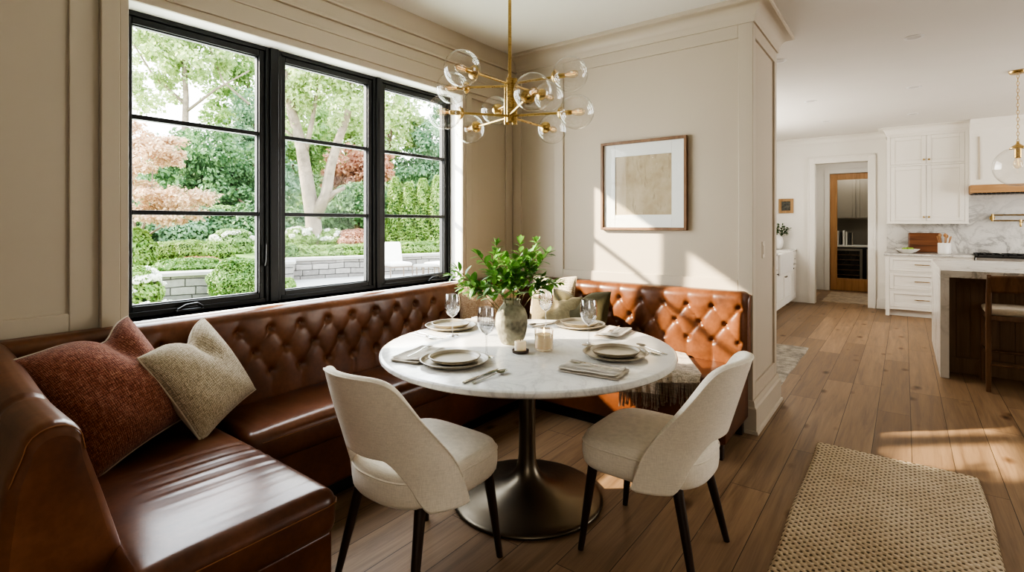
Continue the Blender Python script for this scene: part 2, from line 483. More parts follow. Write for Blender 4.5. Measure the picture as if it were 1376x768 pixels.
M['oakdoor'] = m_wood('golden_oak', (.36,.19,.08), (.52,.30,.14), .8, .45)
M['oakhood'] = m_wood('golden_oak_band', (.36,.20,.09), (.52,.31,.15), .5, .45, 'x')
M['islandwood'] = m_wood('brown_island_wood', (.17,.095,.045), (.27,.16,.08), .7, .5)
M['pane'] = m_glass('window_pane_glass', (.985,.992,.988), .10)
M['globe'] = m_glass('clear_globe_glass', (.975,.97,.96), 1.1, edge=(.30,.28,.25), edgepow=6.0, edgemax=1.0)
M['crystal'] = m_glass('crystal_glass', (.93,.93,.935), 2.6, .02, edge=(.34,.34,.36), edgepow=2.0, edgemax=1.0)
M['jar'] = m_glass('candle_jar_glass', (.95,.93,.90), 1.0, edge=(.6,.56,.5), edgepow=3, edgemax=.8)
M['filament'] = m_emit('warm_filament', (1,.58,.24), 2.2)
M['flame'] = m_emit('candle_flame', (1,.68,.28), 9)
M['bulb'] = m_glass('amber_bulb_glass', (1,.95,.84), 1.0, edge=(.70,.52,.30), edgepow=2.5, edgemax=.9)
M['stone_plate'] = basic('stoneware_glaze', (.35,.30,.225), .38, 0, .14, 22, .1, 120)
M['plate_in'] = basic('stoneware_inner_glaze', (.47,.415,.33), .32, 0, .10, 14)
M['napkin'] = linen('flax_napkin', (.60,.535,.445), .1, 1.0)
M['stripe'] = linen('grey_napkin_stripe', (.16,.135,.11), .2)
M['vase'] = basic('grey_green_stoneware', (.33,.305,.23), .9, 0, .62, 16, 1.0, 38, .010)
M['wax'] = basic('cream_wax', (.80,.70,.52), .5, 0, .03, 8, Subsurface_Weight=.4, Subsurface_Radius=(.02,.012,.006), Emission_Color=(1,.62,.25,1), Emission_Strength=.12)
M['wick'] = basic('charred_wick', (.02,.015,.01), .9)
M['dish'] = basic('dark_wood_dish', (.06,.035,.022), .5)
M['rust'] = knit('rust_weave', [(.17,.052,.030), (.32,.115,.070), (.50,.26,.175)], 84)
M['creamk'] = knit('cream_weave', [(.40,.325,.22), (.57,.485,.355), (.70,.615,.475)], 62)
M['tanb'] = knit('tan_boucle', [(.37,.225,.13), (.48,.32,.20), (.60,.44,.30)], 70, bump=.6)
M['creamb'] = knit('cream_boucle', [(.48,.39,.28), (.62,.53,.40), (.74,.66,.54)], 34, bump=1.0)
M['olive'] = linen('olive_velvet', (.085,.070,.032), .15, .8, .8)
M['khaki'] = linen('khaki_linen', (.24,.195,.11), .15)
M['creamback'] = linen('cream_cotton', (.56,.49,.38), .08)
M['throw'] = linen('oatmeal_throw_wool', (.50,.42,.32), .35, .5, .95, .6)
M['fringe'] = linen('grey_brown_fringe', (.27,.215,.16), .3, .5)
M['rug'] = m_rug('chunky_jute')
M['flatrug'] = linen('grey_flatweave', (.35,.31,.255), .4, .35, .95, .5)
M['jutemat'] = linen('beige_doormat', (.36,.27,.175), .3, .4)
M['leaf'] = m_leaf('vase_leaf', (.05,.16,.03), (.24,.46,.11), .25, .30, 9)
M['twig'] = basic('green_twig', (.15,.13,.05), .7)
M['olive_leaf'] = m_leaf('small_dark_leaf', (.03,.07,.02), (.10,.19,.06), .2, .45, 9)
M['ceramic'] = basic('white_ceramic', (.78,.76,.72), .3, 0, .03)
M['apple'] = basic('green_apple_skin', (.28,.45,.06), .35, 0, .2, 20)
M['spoonwood'] = m_wood('utensil_wood', (.30,.15,.065), (.46,.26,.12), 1, .55)
M['copper'] = basic('brown_bowl', (.12,.06,.03), .5)
M['blackiron'] = basic('black_iron', (.012,.012,.012), .45)
M['dkglass'] = basic('smoked_cooler_glass', (.015,.014,.013), .12)
M['mat'] = basic('mat_board', (.82,.81,.78), .8, 0, .01)
M['frame'] = m_wood('walnut_frame', (.15,.08,.04), (.26,.15,.08), 1, .45)
M['art'] = m_art()
M['gilt'] = m_wood('gilt_frame', (.28,.15,.05), (.42,.25,.10), 1, .45)
M['oilpaint'] = basic('dark_oil_painting', (.06,.06,.045), .5, 0, .9, 30)
M['plastic'] = basic('almond_plastic', (.62,.55,.45), .4, 0, .02)
M['whiteplastic'] = basic('white_trim_ring', (.80,.79,.77), .4, 0, .02)
M['lens'] = basic('frosted_lens', (.62,.60,.57), .5, 0, .02)
M['seatfab'] = linen('stool_cream_fabric', (.55,.48,.38), .1)
M['paper'] = basic('book_paper', (.75,.72,.65), .8)
M['bookdark'] = basic('dark_book_cloth', (.05,.045,.04), .7)
M['pantry'] = m_paint('taupe_pantry_paint', (.30,.27,.22), .6)
# outdoors: leaf colours paled, so haze is put into the colour
M['lawn'] = basic('lawn_grass', (.20,.32,.08), .95, 0, .35, 3, .8, 40, .03)
M['patio'] = basic('pale_flagstone', (.42,.41,.39), .9, 0, .12, 2.5, .3, 20, .01)
M['stonewall'] = m_stonewall('drystone_wall')
M['cap'] = basic('stone_coping', (.38,.37,.35), .85, 0, .1, 5, .3, 30)
M['bark'] = basic('pale_bark', (.23,.19,.15), .95, 0, .3, 4, .8, 14, .03)
M['barkd'] = basic('brown_bark', (.16,.12,.09), .95, 0, .3, 4, .8, 14, .03)
M['lf_pale'] = m_leaf('pale_green_leaves', (.28,.40,.17), (.62,.71,.38), .45)
M['lf_mid'] = m_leaf('mid_green_leaves', (.16,.28,.10), (.42,.56,.25), .4)
M['lf_dark'] = m_leaf('dark_evergreen_leaves', (.06,.14,.06), (.22,.36,.17), .3)
M['lf_blue'] = m_leaf('blue_green_leaves', (.14,.26,.16), (.36,.50,.32), .35)
M['lf_lime'] = m_leaf('lime_hedge_leaves', (.14,.27,.06), (.36,.48,.16), .35)
M['lf_box'] = m_leaf('boxwood_leaves', (.07,.17,.04), (.24,.37,.11), .3, scale=6)
M['lf_pink'] = m_leaf('pink_maple_leaves', (.50,.33,.22), (.80,.64,.46), .45)
M['lf_red'] = m_leaf('russet_maple_leaves', (.36,.16,.10), (.62,.38,.26), .4)
M['flower'] = m_leaf('white_hydrangea', (.72,.74,.66), (.88,.89,.84), .3)
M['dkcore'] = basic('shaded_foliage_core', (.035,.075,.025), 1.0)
M['outmetal'] = basic('bronze_garden_frame', (.22,.17,.13), .5)
M['outfab'] = basic('white_outdoor_cushion', (.75,.73,.69), .9, 0, .03)
# ------------------------------------------------------------------ room shell
CEIL = 2.80
WX = -2.74            # window wall face
PY = 3.62             # picture wall face
PX1 = -.784           # picture wall's free end
PY2 = 4.40            # its kitchen side
KY = 10.10            # kitchen far wall
KX = -2.15            # kitchen left wall
W0, W1, WZ0, WZ1 = .79, 2.957, .915, 2.348    # window opening

struct('floor', MB().box(-2.95, 5.2, -3.2, 13.6, -.12, 0), M['floor'], smooth=False)
struct('ceiling', MB().box(-2.95, 5.2, -3.2, 13.6, CEIL, CEIL+.15), M['ceiling'], smooth=False)

w = MB()
w.box(-2.97, WX-.015, -3.2, W0, 0, CEIL); w.box(-2.97, WX-.015, W1, PY+.3, 0, CEIL)
w.box(-2.97, WX-.015, W0, W1, 0, WZ0); w.box(-2.97, WX-.015, W0, W1, WZ1, CEIL)
struct('wall_left', w, M['wall'], smooth=False)
# raised stiles and rails of the wall panelling
t = MB()
X0, X1 = WX-.016, WX
t.box(X0, X1, .594, W0-.095, 0, CEIL)                     # stile beside the window
t.box(X0, X1, -3.0, .594, .30, .985); t.box(X0, X1, -3.0, -.9, .985, CEIL)
t.box(X0, X1, -.9, .594, 2.60, CEIL)
t.box(X0, X1, W1+.09, W1+.20, 0, CEIL); t.box(X0, X1, PY-.09, PY, 0, CEIL)
t.box(X0, X1, W1+.20, PY-.09, 0, .985); t.box(X0, X1, W1+.20, PY-.09, 2.58, CEIL)
struct('trim_1', t, M['trim'], bevel=.004)
# window casing: stepped boards left and right
c = MB()
c.box(WX, WX+.030, W0-.097, W0-.03, .86, 2.36); c.box(WX, WX+.022, W0-.03, W0+.004, .86, 2.36)
c.box(WX, WX+.030, W1+.03, W1+.095, .86, 2.36); c.box(WX, WX+.022, W1-.004, W1+.03, .86, 2.36)
struct('trim_2', c, M['trim'], bevel=.004)
# header: stacked stepped fascia from the window head to the ceiling
h = MB()
YA, YB = -3.0, PY
h.box(WX-.02, WX+.018, YA, YB, 2.345, 2.385); h.box(WX-.02, WX+.030, YA, YB, 2.385, 2.484)
h.box(WX-.02, WX+.036, YA, YB, 2.484, 2.50); h.box(WX-.02, WX+.026, YA, YB, 2.50, 2.562)
h.box(WX-.02, WX+.045, YA, YB, 2.562, 2.582); h.box(WX-.02, WX+.034, YA, YB, 2.582, 2.658)
h.box(WX-.02, WX+.055, YA, YB, 2.658, 2.676); h.box(WX-.02, WX+.046, YA, YB, 2.676, CEIL)
struct('trim_3', h, M['trim'], bevel=.003)
# white reveal lining and sill
r = MB()
r.box(-2.97, WX+.006, W0-.006, W0+.002, WZ0, WZ1); r.box(-2.97, WX+.006, W1-.004, W1+.012, WZ0, WZ1)
r.box(-2.97, WX+.006, W0, W1, WZ1-.004, WZ1+.012)
struct('trim_4', r, M['sill'], smooth=False)
struct('trim_5', MB().box(-2.97, WX+.028, W0-.04, W1+.04, WZ0-.025, WZ0), M['sill'], bevel=.005)

# three casement units: frame, sash, muntins, pane, crank
FX = -2.85
def casement(i, y0, y1, crank):
    e = struct_empty('window_%d' % i, (FX, (y0+y1)/2, WZ0))
    f = MB()
    def ring(mb, a, b, lo, hi, wd, x0, x1, wb=None, wt=None):
        wb = wb or wd; wt = wt or wd
        mb.box(x0, x1, a, a+wd, lo, hi); mb.box(x0, x1, b-wd, b, lo, hi)
        mb.box(x0, x1, a+wd, b-wd, lo, lo+wb); mb.box(x0, x1, a+wd, b-wd, hi-wt, hi)
    ring(f, y0, y1, WZ0, WZ1, .026, FX-.09, FX)
    f.build('window_frame', M['black'], e, world=True, bevel=.003)
    s = MB()
    a, b, lo, hi = y0+.026, y1-.026, WZ0+.020, WZ1-.026
    ring(s, a, b, lo, hi, .030, FX-.065, FX-.012, .032, .034)
    ring(s, a+.026, b-.026, lo+.028, hi-.03, .010, FX-.055, FX-.026)
    s.build('sash', M['black'], e, world=True, bevel=.003)
    gz0, gz1 = .955, 2.282
    mt = MB()
    for z in (1.408, 1.856):
        mt.box(FX-.055, FX-.018, a+.03, b-.03, z-.011, z+.011)
    mt.build('muntin', M['black'], e, world=True, bevel=.003)
    MB().box(FX-.047, FX-.043, a+.028, b-.028, lo+.03, hi-.03).build('pane', M['pane'], e, world=True, smooth=False)
    if crank:
        k = MB()
        yc = y0 + crank
        k.cushion(FX-.002, FX+.030, yc-.062, yc+.062, WZ0+.002, WZ0+.018, r=.006, crown=0, n=(4,8,4))
        k.tube([(FX+.018, yc-.055, WZ0+.018), (FX+.022, yc-.02, WZ0+.036), (FX+.022, yc+.03, WZ0+.040), (FX+.018, yc+.058, WZ0+.022)], [.006,.008,.008,.007], 8)
        k.build('crank_handle', M['black'], e, world=True)
    if i == 1:
        l = MB()
        l.tube([(FX+.006, b-.004, 1.12), (FX+.02, b-.004, 1.15), (FX+.018, b-.002, 1.24)], [.007,.007,.005], 8)
        l.build('sash_lock', M['black'], e, world=True)
casement(1, W0+.002, 1.500, .29)
casement(2, 1.540, 2.236, 0)
casement(3, 2.262, W1-.004, .50)
struct('window_4', MB().box(FX-.09, FX+.012, 1.496, 1.544, WZ0, WZ1).box(FX-.09, FX+.012, 2.232, 2.266, WZ0, WZ1), M['black'], bevel=.003)

# picture wall: a thick panelled pier
p = MB(); d = .014
p.box(-2.97, PX1-d, PY+d, PY2-d, 0, CEIL)
struct('wall_back', p, M['wall'], smooth=False)
t = MB()
A0, A1 = PY, PY+d+.002
zl, zh = .984, 2.58
for x0, x1 in ((WX, -2.65), (-2.311, -2.224)):
    t.box(x0, x1, A0, A1, 0, CEIL)
for x0, x1 in ((-2.65, -2.311), (-2.224, -.874)):
    t.box(x0, x1, A0, A1, 0, zl); t.box(x0, x1, A0, A1, zh, CEIL)
E0, E1 = PX1-d-.002, PX1
t.prism([(-.874, PY), (PX1, PY), (PX1, PY+.075), (E0, PY+.075), (E0, A1), (-.874, A1)], 'z', 0, CEIL)
t.prism([(PX1, PY2-.075), (PX1, PY2), (KX, PY2), (KX, PY2-d-.002), (E0, PY2-d-.002), (E0, PY2-.075)], 'z', 0, CEIL)
t.box(E0, E1, PY+.075, PY2-.075, 0, .30); t.box(E0, E1, PY+.075, PY2-.075, 2.58, CEIL)
struct('trim_6', t, M['trim'], bevel=.003)
# crown moulding wraps the pier
def crown_profile():
    q = [(0.0, 2.665), (.012, 2.665), (.014, 2.683)]
    for k in range(9):
        a = k/8*PI/2
        q.append((.018 + .080*(1-math.cos(a)), 2.690 + .082*math.sin(a)))
    q += [(.106, 2.778), (.106, CEIL)]
    return q
def moulding(path, prof, closed=False):
    """path: [(point, outward (x,y) mitre direction)]"""
    mb = MB(); m = len(prof); o = 0
    for (x, y), (nx, ny) in path:
        for (a, z) in prof: mb.v.append((x+nx*a, y+ny*a, z))
    for i in range(len(path)-1):
        for j in range(m-1):
            mb.f.append((i*m+j, (i+1)*m+j, (i+1)*m+j+1, i*m+j+1))
    return mb
struct('trim_7', moulding([((WX, PY), (0,-1)), ((PX1, PY), (1,-1)), ((PX1, PY2), (1,1)), ((KX, PY2), (0,1))], crown_profile()), M['trim'], angle=30)
# baseboard with cap moulding
bp = [(.0, .205), (.006, .205), (.012, .190), (.014, .170), (.024, .158), (.026, .140), (.026, .022), (.036, .018), (.040, 0)]
struct('baseboard_back', moulding([((PX1-.06, PY), (0,-1)), ((PX1, PY), (1,-1)), ((PX1, PY2), (1,1)), ((KX, PY2), (0,1))], bp), M['trim'], angle=25)

# kitchen shell
DX0, DX1, DZ = -1.217, -.465, 2.37
k = MB()
k.box(KX-.15, DX0, KY, KY+.14, 0, CEIL); k.box(DX1, 5.2, KY, KY+.14, 0, CEIL); k.box(DX0, DX1, KY, KY+.14, DZ, CEIL)
struct('wall_kitchen', k, M['white'], smooth=False)
k = MB()
k.box(KX-.15, KX, PY2, KY, 0, CEIL)
struct('wall_kitchen_left', k, M['white'], smooth=False)
struct('trim_8', MB().box(DX0-.09, DX0+.006, KY-.022, KY+.16, 0, DZ+.09).box(DX1-.006, DX1+.09, KY-.022, KY+.16, 0, DZ+.09).box(DX0+.006, DX1-.006, KY-.022, KY+.16, DZ-.006, DZ+.09)
       .box(DX0-.10, DX0-.075, KY-.032, KY, 0, DZ+.10).box(DX1+.075, DX1+.10, KY-.032, KY, 0, DZ+.10).box(DX0-.10, DX1+.10, KY-.032, KY, DZ+.078, DZ+.105), M['white'], bevel=.004)
kc = [(0, 2.70), (.012, 2.70)] + [(.012+.075*(1-math.cos(a*PI/12)), 2.71+.075*math.sin(a*PI/12)) for a in range(7)] + [(.09, CEIL)]
struct('trim_9', moulding([((KX, PY2), (1,0)), ((KX, KY), (1,-1)), ((-.225, KY), (0,-1))], kc), M['white'], angle=30)
struct('baseboard_kitchen', MB().box(DX1+.10, -.225, KY-.018, KY, 0, .14).box(DX1+.10, -.225, KY-.012, KY, .14, .16), M['white'], bevel=.004)
# passage beyond the kitchen doorway, and the pantry
s = MB()
s.box(-1.80, -1.66, KY+.14, 12.42, 0, CEIL); s.box(-.25, -.11, KY+.14, 12.42, 0, CEIL)
struct('wall_passage', s, M['white'], smooth=False)
s = MB()
s.box(-2.0, -1.215, 12.30, 12.42, 0, CEIL); s.box(-.405, .2, 12.30, 12.42, 0, CEIL); s.box(-1.215, -.405, 12.30, 12.42, 2.36, CEIL)
struct('wall_passage_end', s, M['white'], smooth=False)
struct('trim_10', MB().box(-1.305, -1.215, 12.275, 12.30, 0, 2.45).box(-.405, -.315, 12.275, 12.30, 0, 2.45).box(-1.215, -.405, 12.275, 12.30, 2.36, 2.45), M['white'], bevel=.004)
struct('wall_pantry', MB().box(-2.0, .2, 13.38, 13.5, 0, CEIL).box(-2.0, -1.9, 12.42, 13.38, 0, CEIL).box(.1, .2, 12.42, 13.38, 0, CEIL), M['pantry'], smooth=False)
dr = struct_empty('door_1', (-1.2, 12.33, 0))
MB().box(-1.21, -1.085, 12.31, 12.35, .01, 2.355).box(-.535, -.41, 12.31, 12.35, .01, 2.355).box(-1.085, -.535, 12.31, 12.35, .01, .255).box(-1.085, -.535, 12.31, 12.35, 2.235, 2.355).build('door_frame', M['oakdoor'], dr, world=True, bevel=.005)
MB().box(-1.085, -.535, 12.327, 12.333, .255, 2.235).build('door_glass', M['pane'], dr, world=True, smooth=False)

# the far sides of the room, with tall window openings that light it
s = MB()
for y0, y1 in ((-3.2, 5.6), (9.2, 10.24)):
    s.box(5.05, 5.2, y0, y1, 0, CEIL)
for y0, y1 in ((5.6, 9.2),):
    s.box(5.05, 5.2, y0, y1, 0, .35); s.box(5.05, 5.2, y0, y1, 2.5, CEIL)
struct('wall_right', s, M['white'], smooth=False)
s = MB()
s.box(-2.95, -.8, -3.2, -3.05, 0, CEIL); s.box(-.8, 5.05, -3.2, -3.05, 0, CEIL)
struct('wall_front', s, M['white'], smooth=False)

# ------------------------------------------------------------------ banquette
BQ = thing('corner_banquette', 'cognac brown leather corner banquette with button tufted back, built in under the window', 'banquette', (-2.3, 2.0, 0))
SEAT = .465
FXB, FYB, RB = -2.615, 3.505, .20
L1 = FYB - RB - .30; LA = RB*PI/2; L2 = (-.80) - (FXB + RB)
LT = L1 + LA + L2
def path(s):
    if s < L1: return Vector((FXB, .30 + s, 0)), Vector((1,0,0))
    if s < L1 + LA:
        a = (s-L1)/RB
        c = Vector((FXB+RB, FYB-RB, 0)); n = Vector((math.cos(a), -math.sin(a), 0))
        return c - n*RB, n
    return Vector((FXB+RB+(s-L1-LA), FYB, 0)), Vector((0,-1,0))
PT, QT, ZT = .1655, .113, .700      # button spacing, row spacing, middle row height
S0 = LT - .125 - 60*PT              # phase, so that the last button sits 12 cm from the free end
Z_ROLL, R_ROLL = .862, .052
def back_pt(t):
    if t < Z_ROLL: return -.012*(t-.42)/.44, t, 0.0
    a = min((t-Z_ROLL)/R_ROLL, PI/2)
    o = -.012 - R_ROLL*(1-math.cos(a)); z = Z_ROLL + R_ROLL*math.sin(a)
    e = t - Z_ROLL - R_ROLL*PI/2
    if e > 0: o -= e
    return o, z, a
def tuft(s, z):
    a = (s-S0)/PT + (z-ZT)/(2*QT); b = (s-S0)/PT - (z-ZT)/(2*QT)
    dia = (abs(math.sin(PI*a))*abs(math.sin(PI*b)))**.24
    ple = abs(math.sin(PI*((s-S0)/PT+.5)))**.30
    # between the outer rows the diamond pattern; above and below them straight pleats
    ku = min(1, max(0, (z-(ZT+QT*.80))/(QT*.35))); kd = min(1, max(0, ((ZT-QT*.80)-z)/(QT*.35)))
    k = max(ku, kd); k = k*k*(3-2*k)
    h = dia*(1-k) + (.35+.65*ple)*k
    fade = 1.0
    if z > ZT+QT: fade = max(0, 1-(z-(ZT+QT))/(.16))
    hh = (.020 if s > L1 else .0125)*(h-.25)*(fade*.9+.1)
    # buttons pull the leather in
    for row in (-1, 0, 1):
        zz = ZT + row*QT; off = .5 if row else 0
        q = ((s-S0)/PT - off); ds = (q-round(q))*PT
        r2 = ds*ds + (z-zz)**2
        hh -= .021*math.exp(-r2/(.0185**2))
    return hh
def sm(x): x = min(1, max(0, x)); return x*x*(3-2*x)
NS, NTT = 470, 72
TMAX = Z_ROLL + R_ROLL*PI/2 + .044
def back_fn(u, v):
    s = u*LT; t = .43 + v*(TMAX-.43)
    p, n = path(s); o, z, a = back_pt(t)
    k = sm((s-.42)/.12)
    endk = sm((LT-s)/.05)
    d = tuft(s, min(z if a == 0 else t, 2))*k*(1 if a < 1.2 else max(0, 1-(a-1.2)/.35))*endk
    o += d*math.cos(a) - .035*(1-endk)**2; z += d*math.sin(a)*.6 - .02*(1-endk)**2
    q = p + n*o + Vector((0,0,z)); q.y = min(q.y, PY-.006)
    return q
bk = MB().grid(back_fn, NS, NTT)
# free end closes back to the wall
def end_fn(u, v):
    t = .43 + v*(TMAX-.43)
    q = back_fn(1, v)
    x, y, z = q
    return Vector((x + .012*math.sin(PI*min(1, u*2)/1)*0 + .006*(u > .02), y + (PY-.005-y)*u, z if u < .5 else z))
bk.grid(end_fn, 6, NTT)
back = bk.build('tufted_backrest', M['leather'], BQ, world=True, angle=80)
for row in (-1, 0, 1):
    off = .5 if row else 0
    for kk in range(0, 64):
        s = S0 + (kk+off)*PT
        if s < .50 or s > LT-.05: continue
        p, n = path(s); z = ZT+row*QT; o, _, _ = back_pt(z)
        c = p + n*(o + tuft(s, z) + .005) + Vector((0,0,z))
        sc = (abs(n.x)*.45+abs(n.y)*1+.0, abs(n.y)*.45+abs(n.x)*1, 1)
        MB().sphere(c, .0095, 10, 6, sc).build('button', M['leather_d'], back, world=True)

# side backrest at the left end: plain, leaning, with a rounded free end
def side_prof():
    P = [(.505, .08), (.503, .25), (.500, .43), (.478, .52), (.446, .64), (.412, .76)]
    for k in range(1, 9):
        a = k/8*PI
        P.append((.345+.063*math.cos(a*1.0+.0), .79+.058*math.sin(a)))
    P += [(.255, .72), (.235, .56), (.215, .30), (.21, .08)]
    return P
SP = side_prof(); SPN = len(SP)
XE = -1.715
def side_fn(u, v):
    x = -2.70 + u*(XE-(-2.70))
    f = v*(SPN-1); i = min(int(f), SPN-2); fr = f-i
    y = SP[i][0]*(1-fr)+SP[i+1][0]*fr; z = SP[i][1]*(1-fr)+SP[i+1][1]*fr
    lift = .075*(1-sm(u/.75))                     # a little higher by the window
    z += lift*sm((z-.45)/.35)
    q = max(0, (x-(XE-.045))/.045)                # rounded end
    sh = 1-math.sqrt(max(0, 1-q*q))
    yc, zc = .36, .60
    y += (yc-y)*sh*.22; z += (zc-z)*sh*.13
    # three soft cross pleats
    for xp in (-2.05,):
        z -= .010*math.exp(-((x-xp)/.012)**2)*sm((z-.6)/.2)
    return Vector((x, y, z))
sb = MB().grid(side_fn, 60, 60, flip=True)
n0 = len(sb.v)
capv = [side_fn(1, k/60) for k in range(61)]
cc = Vector((XE+.006, .36, .58))
o = len(sb.v); sb.v += [tuple(q) for q in capv] + [tuple(q*.5+cc*.5+Vector((.004,0,0))) for q in capv] + [tuple(cc)]
sb.f.append((o+60, o, o+61, o+121)); sb.f.append((o+121, o+61, o+122))
for k in range(60):
    sb.f.append((o+k, o+k+1, o+61+k+1, o+61+k)); sb.f.append((o+61+k, o+61+k+1, o+122))
sbo = sb.build('side_backrest', M['leather'], BQ, world=True, angle=50)
MB().tube([side_fn(.985, k/40)+Vector((.002,0,.0)) for k in range(12, 34)], .0016, 6).build('stitching', M['stitch'], sbo, world=True)

# seats
ZB = .30
def ripple(a, b, f, seed):
    """soft sat-in creases: long gentle folds, a little irregular"""
    w = b*f + .55*math.sin(a*5.3+seed) + .35*math.sin(a*11+b*7+seed*2)
    return math.sin(w) + .55*math.sin(w*1.83+2.1*math.sin(a*4+seed)+1) + .3*math.sin(w*3.1+a*9)
def wr_left(x, y):
    k = sm((y-.56)/.18)*sm((1.06-y)/.05)*sm((x+2.25)/.15)*sm((-1.56-x)/.10)
    return .0017*k*ripple(y, x, 92, .7)*(.55+.45*math.sin(x*9+1.2))
def wr_win(x, y):
    k = sm((x+2.52)/.10)*sm((-2.2-x)/.04)
    return .0012*k*ripple(x, y, 70, 2.0)*(.5+.5*math.sin(y*3.1))
MB().cushion(-2.66, -2.195, 1.055, FYB+.03, ZB, SEAT-.010, r=.045, crown=.016, wr=wr_win, n=(20,240,8)).build('seat_cushion', M['leather_w'], BQ, world=True, angle=80)
lc = MB().cushion(-2.66, -1.530, .44, 1.052, ZB, SEAT-.006, r=.05, crown=.022, wr=wr_left, n=(150,36,10)).build('seat_cushion', M['leather_w'], BQ, world=True, angle=80)
MB().cushion(-2.20, -.815, 3.055, FYB+.03, ZB, SEAT-.012, r=.045, crown=.014, n=(44,14,8)).build('seat_cushion', M['leather_w'], BQ, world=True, angle=80)
# seams along the cushion edges
zs = SEAT-.052
MB().tube([(-2.193, y, zs) for y in (1.12, 2.0, 3.02)], .0018, 6).build('stitching', M['stitch'], lc, world=True)
MB().tube([(-1.5285, .52, zs), (-1.5285, 1.0, zs), (-1.535, 1.035, zs), (-1.56, 1.0535, zs), (-2.18, 1.0535, zs)], .0018, 6).build('stitching', M['stitch'], lc, world=True)
# bases: upholstered plinths with dark recessed feet
b = MB()
b.box(-2.70, -2.215, 1.03, 3.50, .085, ZB+.02); b.box(-2.215, -.82, 3.075, 3.50, .085, ZB+.02)
b.build('base', M['leather_d'], BQ, world=True, bevel=.012, seg=3)
MB().box(-2.70, -1.545, .40, 1.03, .085, ZB+.02).build('base', M['leather_d'], BQ, world=True, bevel=.012, seg=3)
MB().box(-.835, -.808, 3.06, 3.60, .10, .455).build('end_panel', M['leather_d'], BQ, world=True, bevel=.008, seg=3)
pl = MB()
pl.box(-2.70, -2.27, .40, 3.50, 0, .09); pl.box(-2.27, -.90, 3.13, 3.50, 0, .09); pl.box(-2.30, -1.60, .40, .98, 0, .09); pl.box(-2.70, -1.76, .25, .41, 0, .09)
pl.build('plinth', M['blackiron'], BQ, world=True, smooth=False)
for x, y in ((-.85, 3.55), (-.85, 3.10), (-1.58, .99)):
    MB().box(x-.022, x+.022, y-.022, y+.022, 0, .10).build('foot', M['darkwood'], BQ, world=True, bevel=.004)
# ------------------------------------------------------------------ pedestal table
TC = (-1.497, 2.097); TR = .716; TZ = .75
tb = thing('pedestal_dining_table', 'round white marble dining table on a flared bronze pedestal base', 'table', (TC[0], TC[1], 0))
prof = [(TR-.03, TZ-.032), (TR-.012, TZ-.030), (TR-.002, TZ-.022), (TR, TZ-.014), (TR-.002, TZ-.006), (TR-.008, TZ-.001), (TR-.016, TZ)]
MB().lathe(prof, 128).build('tabletop', M['marble'], tb, angle=35)
pf = [(.352, 0), (.368, .004), (.372, .010), (.370, .017), (.355, .022), (.31, .027), (.25, .036), (.19, .049), (.14, .066), (.10, .088), (.073, .113), (.056, .142), (.047, .175), (.043, .215), (.041, .28), (.041, .50), (.042, .66), (.048, .70), (.12, .716)]
MB().lathe(pf, 96).build('pedestal', M['bronze'], tb, angle=60)

